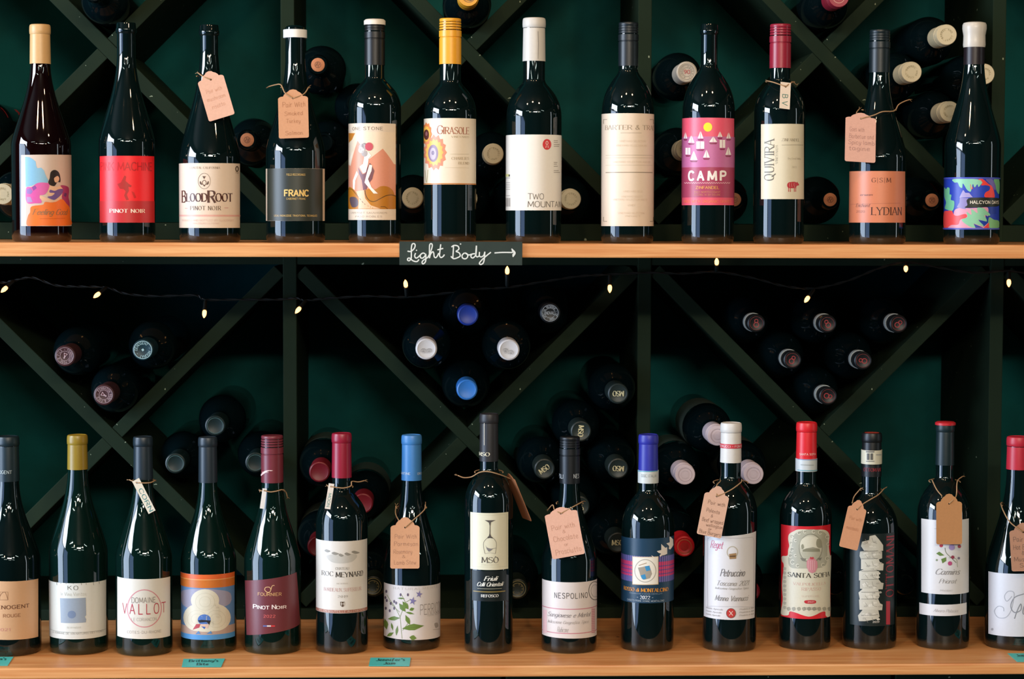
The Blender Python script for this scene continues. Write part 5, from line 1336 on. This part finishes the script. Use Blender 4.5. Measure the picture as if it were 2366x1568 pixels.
# ------------------------------------------------------------------ paper tags on twine
TW = mat('twine', 'a3805a', .9, var=.25, scale=900, bump=.3)
def twine_pts(b, pts, endY=None):
    if len(pts) > 2: pts = [(q[0], q[1]) for q in catmull([(p[0], p[1], 0) for p in pts], 6)]
    else: pts = [(pts[0][0]+(pts[1][0]-pts[0][0])*k/8, pts[0][1]+(pts[1][1]-pts[0][1])*k/8) for k in range(9)]
    out = []; n = len(pts)
    for i, p in enumerate(pts):
        P = atY(p[0], p[1], b.cy); z = P.z-b.z0
        r = max(b.r(z), b.r(z-.003), b.rn)+.0024; dx = P.x-b.cx
        Y = b.cy-math.sqrt(max(0, r*r-dx*dx))
        if endY is not None:
            k = i/(n-1.0)
            Y = min(Y, Y*(1-k)+endY*k)
            if i == n-1: Y = endY
        out.append(atY(p[0], p[1], Y))
    return out
def swing_tag(b, hole, ang, w, L, top, col, label, strings, loopy, lines=(), slim=False, turn=0.0, inkc='6a4a3a', style='sans', name='swing_tag', away=0.0):
    a = math.radians(ang); dn = (math.sin(a), math.cos(a))
    bot = (hole[0]+dn[0]*L, hole[1]+dn[1]*L)
    f = b.f
    def Yc(y): return b.cy-max(b.r(f(y)), b.r(f(y)-.004))-.0040
    Y0, Y1 = Yc(hole[1]-8), Yc(bot[1])
    for k in range(-4, 9):
        t = k/8.0 if k >= 0 else k/4.0*top/L; y = hole[1]+(bot[1]-hole[1])*t
        d = (Y0+(Y1-Y0)*t)-Yc(y)
        if d > 0: Y0 -= d; Y1 -= d
    if turn: Y0 = Y1 = b.cy+away
    O = atY(hole[0], hole[1], Y0); B = atY(bot[0], bot[1], Y1)
    kk = (O-CAM).dot(FW)/F
    V = (O-B).normalized()
    if turn:
        U = Vector((math.cos(math.radians(turn)), -math.sin(math.radians(turn)), 0))
    else:
        U = atY(hole[0]+math.cos(a)*10, hole[1]-math.sin(a)*10, Y0)-O
        U.y = 0
    S = Plane(O, U, V)
    Wm, Lm, Tm = w*kk/2, (O-B).length, top*kk
    rc = min(.0022, Wm*.25)
    if slim: out = [(-Wm, Tm), (-Wm, -Lm), (Wm, -Lm), (Wm, Tm)]
    else:
        out = [(-Wm, -Tm*.02), (-Wm, -Lm+rc), (-Wm+rc*.3, -Lm+rc*.3), (-Wm+rc, -Lm), (Wm-rc, -Lm), (Wm-rc*.3, -Lm+rc*.3), (Wm, -Lm+rc), (Wm, -Tm*.02)]
        out += [(Wm*.93, Tm*.12), (Wm*.80, Tm*.20), (Wm*.66, Tm*.22), (Wm*.60, Tm*.42), (Wm*.48, Tm*.62), (Wm*.32, Tm*.76), (Wm*.22, Tm*.92), (0, Tm)]
        out += [(-x, y) for x, y in [(Wm*.22, Tm*.92), (Wm*.32, Tm*.76), (Wm*.48, Tm*.62), (Wm*.60, Tm*.42), (Wm*.66, Tm*.22), (Wm*.80, Tm*.20), (Wm*.93, Tm*.12)]]
    rh = .0013 if not slim else min(.0016, Wm*.35)
    hl = [(rh*math.cos(2*PI*i/12), rh*math.sin(2*PI*i/12)) for i in range(12)]
    loops = [[Vector((p[0], p[1], 0)) for p in out], [Vector((p[0], p[1], 0)) for p in hl]]
    tr = tessellate_polygon(loops); allp = out+hl; n = len(allp); th = .0006
    vs = [S.xyz(p[0], p[1], th/2) for p in allp]+[S.xyz(p[0], p[1], -th/2) for p in allp]
    fs = [tuple(t) for t in tr]+[tuple(n+i for i in t[::-1]) for t in tr]
    for base_, m_ in ((0, len(out)), (len(out), len(hl))):
        for i in range(m_):
            j = (i+1) % m_; fs.append((base_+i, base_+j, n+base_+j, n+base_+i))
    root = empty(name, O, label, 'tag', 'tags tied to bottle necks')
    card = link('card', mesh('card', vs, fs), root, [mat('kraft_'+col, col, .85, var=.08, scale=350, bump=.1)])
    A = Art(S, None, th/2)
    for (t, x0, x1, y0, y1) in lines:      # fractions of the card
        if slim: A.text_uv(t, -Wm*.5, Wm*.5, -Lm*y1, -Lm*y0, inkc, 'sans', 1.3, 1.2, rot=2)
        else: A.text_uv(t, Wm*(2*x0-1), Wm*(2*x1-1), -Lm*y1, -Lm*y0, inkc, style, 0.9, 1.0, jit=.8)
    A.build('lettering', card)
    # twine: loop round the neck plus the strings down to the hole
    zl = f(loopy); r = max(b.r(zl), b.r(zl-.004), b.rn)+.0014
    loop = [(b.cx-O.x+r*math.cos(2*PI*i/28), b.cy-O.y+r*math.sin(2*PI*i/28), b.z0+zl-O.z+.0015*math.sin(2*PI*i/28)) for i in range(-1, 16)]
    link('twine_loop', tube_me('twine_loop', loop, .0008, 6), root, [TW])
    for st in strings:
        toh = st[-1] == 'hole'
        pts = [p for p in st if p != 'hole']+([hole] if toh else [])
        P = twine_pts(b, pts, (O.y-.0008) if toh else None)
        P = [p-O for p in P]
        link('twine', tube_me('twine', P, .00085, 6), root, [TW])
        if len(st) > 2 and (st[0][0] > 0):
            e = P[0]                                    # frayed end
            vs_ = []; 
            d0 = (P[0]-P[1]).normalized()
            for k in range(4):
                dd = (d0+Vector((random.uniform(-.6, .6), random.uniform(-.5, .5), random.uniform(-.6, .6)))).normalized()
                link('twine_fray', tube_me('twine_fray', [e, e+dd*.0025, e+dd*.005+Vector((0, 0, random.uniform(-.001, .001)))], [.0005, .0004, .0002], 4), root, [TW]) if k < 2 else None
    return root
swing_tag(U3, (487, 184), 17, 62, 92, 21, 'd0a288', 'pale kraft tag tilted to the left, on the BloodRoot bottle', [[(457, 168), (470, 177), 'hole']], 176, [('Pair with', .2, .8, .22, .32), ('mushroom', .15, .85, .42, .52), ('risotto', .25, .75, .62, .72)], inkc='c08f76')
swing_tag(U4, (677, 227), 2, 69, 92, 22, 'c4906a', 'kraft tag with handwriting hanging on the FRANC bottle', [[(621, 200), (636, 196), (649, 196), (659, 215), 'hole'], [(714, 200), (702, 217), 'hole']], 202, [('Pair With', .14, .9, .1, .22), ('Smoked', .2, .8, .33, .43), ('Turkey', .25, .72, .52, .62), ('Salmon', .22, .8, .82, .92)], inkc='9c6a4c')
swing_tag(U10, (1815, 200), -7, 24, 51, 11, 'd8c8b4', 'small white strip tag lettered B V on the QUIVIRA bottle', [[(1770, 186), (1790, 191), 'hole'], [(1840, 196), (1832, 190), (1824, 194), 'hole']], 189, [('B V', .3, .7, .35, .85)], slim=True, inkc='4a7a70')
swing_tag(U11, (1989, 274), -3.5, 71, 100, 14, 'd0a08c', 'pinkish kraft tag beside the LYDIAN bottle, its twine end flying right', [[(1986, 251), (1979, 262), 'hole'], [(2102, 230), (2090, 234), (2076, 242), (2066, 256), (2039, 258), (2019, 266), 'hole']], 254, [('Goes with', .14, .62, .2, .3), ('Barbecue and', .12, .92, .36, .46), ('Spicy lamb', .1, .95, .5, .6), ('tagine', .12, .8, .64, .74)], inkc='a07870')
swing_tag(L3, (317, 1115), 28, 18, 76, 8, 'cfc4ae', 'slim white tag lettered CORN on the VALLOT bottle', [[(299, 1108), (308, 1112), 'hole'], [(360, 1109), (345, 1115), 'hole']], 1110, [('CORN', .3, .7, .2, .95)], slim=True, inkc='3f7a78')
swing_tag(L5, (611, 1133), -7, 10, 42, 5, 'd8d4cc', 'narrow white tag seen edge on, on the maroon capped Pinot Noir bottle', [[(599, 1132), (606, 1134), 'hole'], [(664, 1148), (660, 1136), (652, 1131), (640, 1134), (625, 1136), 'hole']], 1134, slim=True)
swing_tag(L6, (765, 1124), -8, 13, 52, 8, 'd8d2c8', 'narrow white strip tag on the ROC MEYNARD bottle', [[(757, 1121), (760, 1126), 'hole'], [(842, 1110), (828, 1113), (813, 1112), (811, 1122), (795, 1127), (780, 1126), 'hole']], 1124, [('MOON', .3, .7, .3, .9)], slim=True, inkc='4a8a84')
swing_tag(L7, (936, 1218), 0, 67, 95, 24, 'c8946e', 'kraft tag with rows of handwriting on the PERRICONE plant label bottle', [[(915, 1168), (914, 1186), (921, 1201), (928, 1210)], [(983, 1164), (980, 1178), (955, 1201), 'hole']], 1172, [('Pair With', .14, .9, .17, .27), ('Parmesan', .12, .95, .35, .45), ('Rosemary', .1, .74, .54, .64), ('&', .4, .5, .67, .74), ('Lamb Stew', .12, .88, .80, .9)], inkc='8f5f44')
swing_tag(L8, (1180, 1106), 24, 60, 104, 14, 'a4683f', 'brown kraft tag swung out sideways beside the tallest bottle', [[(1058, 1098), (1072, 1103), (1090, 1101), (1108, 1091), (1128, 1089), (1155, 1096), 'hole']], 1090, turn=72, away=.0)
swing_tag(L9, (1296, 1186), 10, 76, 101, 15, 'd4a48c', 'pinkish kraft tag tilted to the right, on the NESPOLINO bottle', [[(1267, 1176), (1277, 1166), (1282, 1178), 'hole'], [(1349, 1157), (1325, 1170), (1306, 1180), 'hole']], 1162, [('Pair with', .13, .85, .24, .35), ('&', .44, .53, .38, .45), ('Chocolate', .13, .88, .5, .62), ('or', .42, .55, .68, .75), ('Prosciutto', .12, .9, .8, .92)], inkc='ae7c66')
swing_tag(L11, (1656, 1146), -11.5, 58, 94, 24, 'd2a88e', 'kraft tag full of dark handwriting, left of the white foiled bottle neck', [[(1664, 1112), (1656, 1122), 'hole'], [(1714, 1108), (1712, 1114), (1694, 1128), (1676, 1138), 'hole']], 1114, [('Pair with', .2, .9, .13, .22), ('Polenta', .2, .75, .33, .42), ('&', .42, .5, .46, .53), ('Beef wrapped', .1, .95, .57, .66), ('wellington', .3, .98, .69, .77), ('or', .42, .56, .79, .85), ('Blue Burgers', .08, .95, .87, .96)], inkc='5a4038')
swing_tag(L13, (1980.5, 1176), -14, 44, 93, 22, 'c8906a', 'kraft tag leaning left on the stacked stone bottle', [[(1989, 1128), (1974, 1146), (1969, 1162)], [(2043, 1128), (2030, 1142), (2012, 1153), (1994, 1164), 'hole']], 1131, [('Pair with', .2, .85, .2, .28), ('meatballs', .15, .8, .45, .53)], inkc='a8704e')
swing_tag(L14, (2193, 1163), 0.5, 60, 94, 23, 'b07c4c', 'plain brown kraft tag over the berry label', [[(2153, 1107), (2164, 1130), (2177, 1146)], [(2224, 1100), (2212, 1112), (2209, 1146), 'hole']], 1112)
swing_tag(L15, (2364, 1229), 1, 64, 90, 22, 'a87c62', 'brownish tag with handwriting at the right edge on the coral foil bottle', [[(2312, 1162), (2318, 1179), (2334, 1206), 'hole']], 1166, [('Pair with', .12, .9, .12, .24), ('Hot Bacon', .1, .9, .32, .44), ('&', .4, .5, .48, .58), ('Mustard', .1, .9, .64, .75), ('Salad', .3, .9, .8, .9)], inkc='5a4038')

# ------------------------------------------------------------------ chalk sign on the upper shelf edge
p00 = atY(923, 557.5, -.0005); p11 = atY(1206.5, 612.5, -.0005)
root = empty('chalkboard_sign', ((p00.x+p11.x)/2, -.002, p11.z), 'small black chalkboard sign reading Light Body with an arrow, on the upper shelf edge', 'sign')
bw_ = (p11.x-p00.x)/2; bh_ = p00.z-p11.z
bd = link('board', box_me('board', -bw_, bw_, -.0015, .0015, 0, bh_, .0004), root, [mat('chalkboard', '25332c', .85, var=.25, scale=40)])
S = Plane((root.location.x, root.location.y-.0015, root.location.z), (1, 0, 0), (0, 0, 1))
A = Art(S, None, .0001)
q = cr(920, 540, 7.887)
CH = [[(170,315),(230,320),(290,270),(310,210),(290,178),(255,190),(240,260),(240,380),(235,450),(200,490),(170,475),(180,445),(215,445),(270,490),(340,505),(380,465)],
 [(318,350),(300,400),(320,440),(355,430),(405,385)], [(490,362),(450,350),(405,385),(410,435),(450,440),(490,400),(500,365),(505,440),(495,510),(455,548),(435,520),(460,480),(540,430)],
 [(540,430),(590,330),(622,220),(605,178),(575,200),(570,300),(570,445)], [(570,440),(590,370),(630,325),(650,360),(655,410),(680,435),(710,410),(740,350)],
 [(775,190),(760,330),(755,400),(785,432),(830,400),(840,375)], [(715,292),(820,265)], [(1008,215),(1005,300),(995,450)],
 [(970,240),(1020,210),(1090,225),(1105,280),(1050,320)], [(1050,320),(1110,345),(1130,400),(1080,435),(1010,452),(960,410)],
 [(1210,345),(1165,390),(1175,440),(1225,455),(1265,420),(1260,370),(1215,345),(1285,385),(1335,370)], [(1400,362),(1345,370),(1325,415),(1360,440),(1405,400),(1422,340),(1427,215)],
 [(1425,215),(1415,380),(1440,420),(1480,400)], [(1482,330),(1480,400),(1515,420),(1560,390),(1580,325)], [(1580,325),(1570,450),(1550,530),(1505,558),(1480,535),(1530,470),(1620,390),(1690,335)],
 [(1755,348),(1900,338),(2090,340)], [(2065,272),(2130,345),(2088,420)], [(2072,300),(2110,345),(2085,395)]]
for st in CH: A.line(q(*st), 2.9, 'd2d8d2', 1, len(st) > 2)
for (x, y) in ((334, 300), (1137, 185)): A.ell(*q((x, y))[0], 1.7, 1.5, 'd2d8d2', 1, 10)
S.O = Vector(root.location)      # children are placed from the sign's foot
_x = S.xyz
S.xyz = lambda u, v, off: tuple(Vector((0, -.0015, 0))+Vector(_x(u, v, off)))
A.build('lettering', bd)

# ------------------------------------------------------------------ teal name cards on the lower shelf
def name_card(pts, l1, l2, label):
    P = [atZ(x, y, ZL) for x, y in pts]
    c = sum(P, Vector())/4; c.z = ZL+.0004
    vs = [(p.x-c.x, p.y-c.y, .0005) for p in P]+[(p.x-c.x, p.y-c.y, 0) for p in P]
    root = empty('name_card', c, label, 'card', 'teal name cards on the lower shelf')
    cd_ = link('card', mesh('card', vs, [(0, 3, 2, 1), (4, 5, 6, 7)]+[(i, (i+1) % 4, 4+(i+1) % 4, 4+i) for i in range(4)]), root, [paper('4fc4bc')])
    w = (P[1].x-P[0].x); h = abs(P[0].y-P[3].y)
    class FS:
        step = 9
        def xyz(s, u, v, off): return (u+v*(P[0].x-P[3].x)/max(h, 1e-4), v, .0005+off)
    A = Art(FS(), None, .0001)
    A.text_uv(l1, -w*.34, w*.36, h*.08, h*.36, '124a46', 'serif', 1.7, .9)
    A.text_uv(l2, -w*.14, w*.14, -h*.34, -h*.06, '124a46', 'serif', 1.7, .9)
    A.build('lettering', cd_)
name_card([(424, 1523), (520, 1522), (511, 1541), (420, 1541)], "Brittany's", 'Bite', "teal name card in front of the cloud label bottle")
name_card([(856, 1520), (949, 1520), (946, 1539), (852, 1539)], "Jennifer's", 'Jam', "teal name card in front of the PERRICONE plant label bottle")
name_card([(-62, 1518), (31, 1518), (18, 1538), (-72, 1538)], "Cameron's", 'Cru', "teal name card at the left end of the lower shelf")
name_card([(2328, 1510), (2420, 1510), (2440, 1529), (2350, 1529)], "Jonathan's", 'Joy', "teal name card at the right end of the lower shelf")

# ------------------------------------------------------------------ string of fairy lights under the upper shelf
YS = 0.325
WIREM = mat('dark_green_wire', '0a130f', .5)
BULB = mat('warm_bulb', 'ffb468', .3, emit=5, var=.01)
bl = [((32, 648), (8, 670)), ((246, 664), (222, 683)), ((475, 694), (472, 727)), ((707, 694), (687, 718)), ((940, 684), (937, 653)), ((1172, 662), (1172, 622)),
      ((1409, 636), (1409, 669)), ((1656, 626), (1656, 602)), ((1881, 668), (1863, 693)), ((2093, 608), (2093, 623)), ((2331, 628), (2331, 656))]
root = empty('string_lights', atY(470, 692, YS), 'string of small warm fairy lights on dark wire, strung under the upper shelf', 'string lights')
O = Vector(root.location)
wp = [(-60, 632), (0, 652), (32, 648), (75, 641), (130, 659), (190, 662), (246, 664), (290, 678), (360, 684), (450, 682), (475, 692), (560, 692), (640, 692), (685, 689), (707, 694), (760, 689), (850, 684), (940, 686), (1040, 676), (1100, 668), (1172, 664), (1260, 650), (1340, 638), (1409, 634), (1500, 630), (1580, 632), (1656, 628), (1740, 642), (1810, 660), (1881, 666), (1960, 648), (2030, 620), (2093, 606), (2170, 618), (2250, 630), (2331, 626), (2430, 640)]
c1 = catmull([atY(x, y, YS)-O for x, y in wp], 6)
tw = []; tw2 = []
for i, p in enumerate(c1):
    a_ = i*1.1
    tw.append(p+Vector((0, math.cos(a_), math.sin(a_)))*.0010); tw2.append(p-Vector((0, math.cos(a_), math.sin(a_)))*.0010)
link('wire', tube_me('wire', tw, .0011, 5), root, [WIREM]); link('wire', tube_me('wire', tw2, .0011, 5), root, [WIREM])
def oriented(me, p, d):
    me.transform(Matrix.Translation(p) @ d.to_track_quat('Z', 'Y').to_matrix().to_4x4()); return me
for (s0, s1) in bl:
    P0 = atY(s0[0], s0[1], YS)-O; P1 = atY(s1[0], s1[1], YS-.012)-O
    d = (P1-P0); Ln = d.length; d.normalize()
    sk = max(.004, Ln-.007)
    so = link('socket', oriented(lathe_me('socket', [(0, -.001), (.0022, 0), (.0030, .002), (.0030, sk*.8), (.0034, sk*.82), (.0034, sk), (0, sk)], 12), P0, d), root, [WIREM])
    link('bulb', oriented(lathe_me('bulb', [(.002, sk), (.0030, sk+.0015), (.0031, sk+.006), (.0022, sk+.009), (.0009, sk+.0115), (0, sk+.0125)], 12), P0, d), so, [BULB])
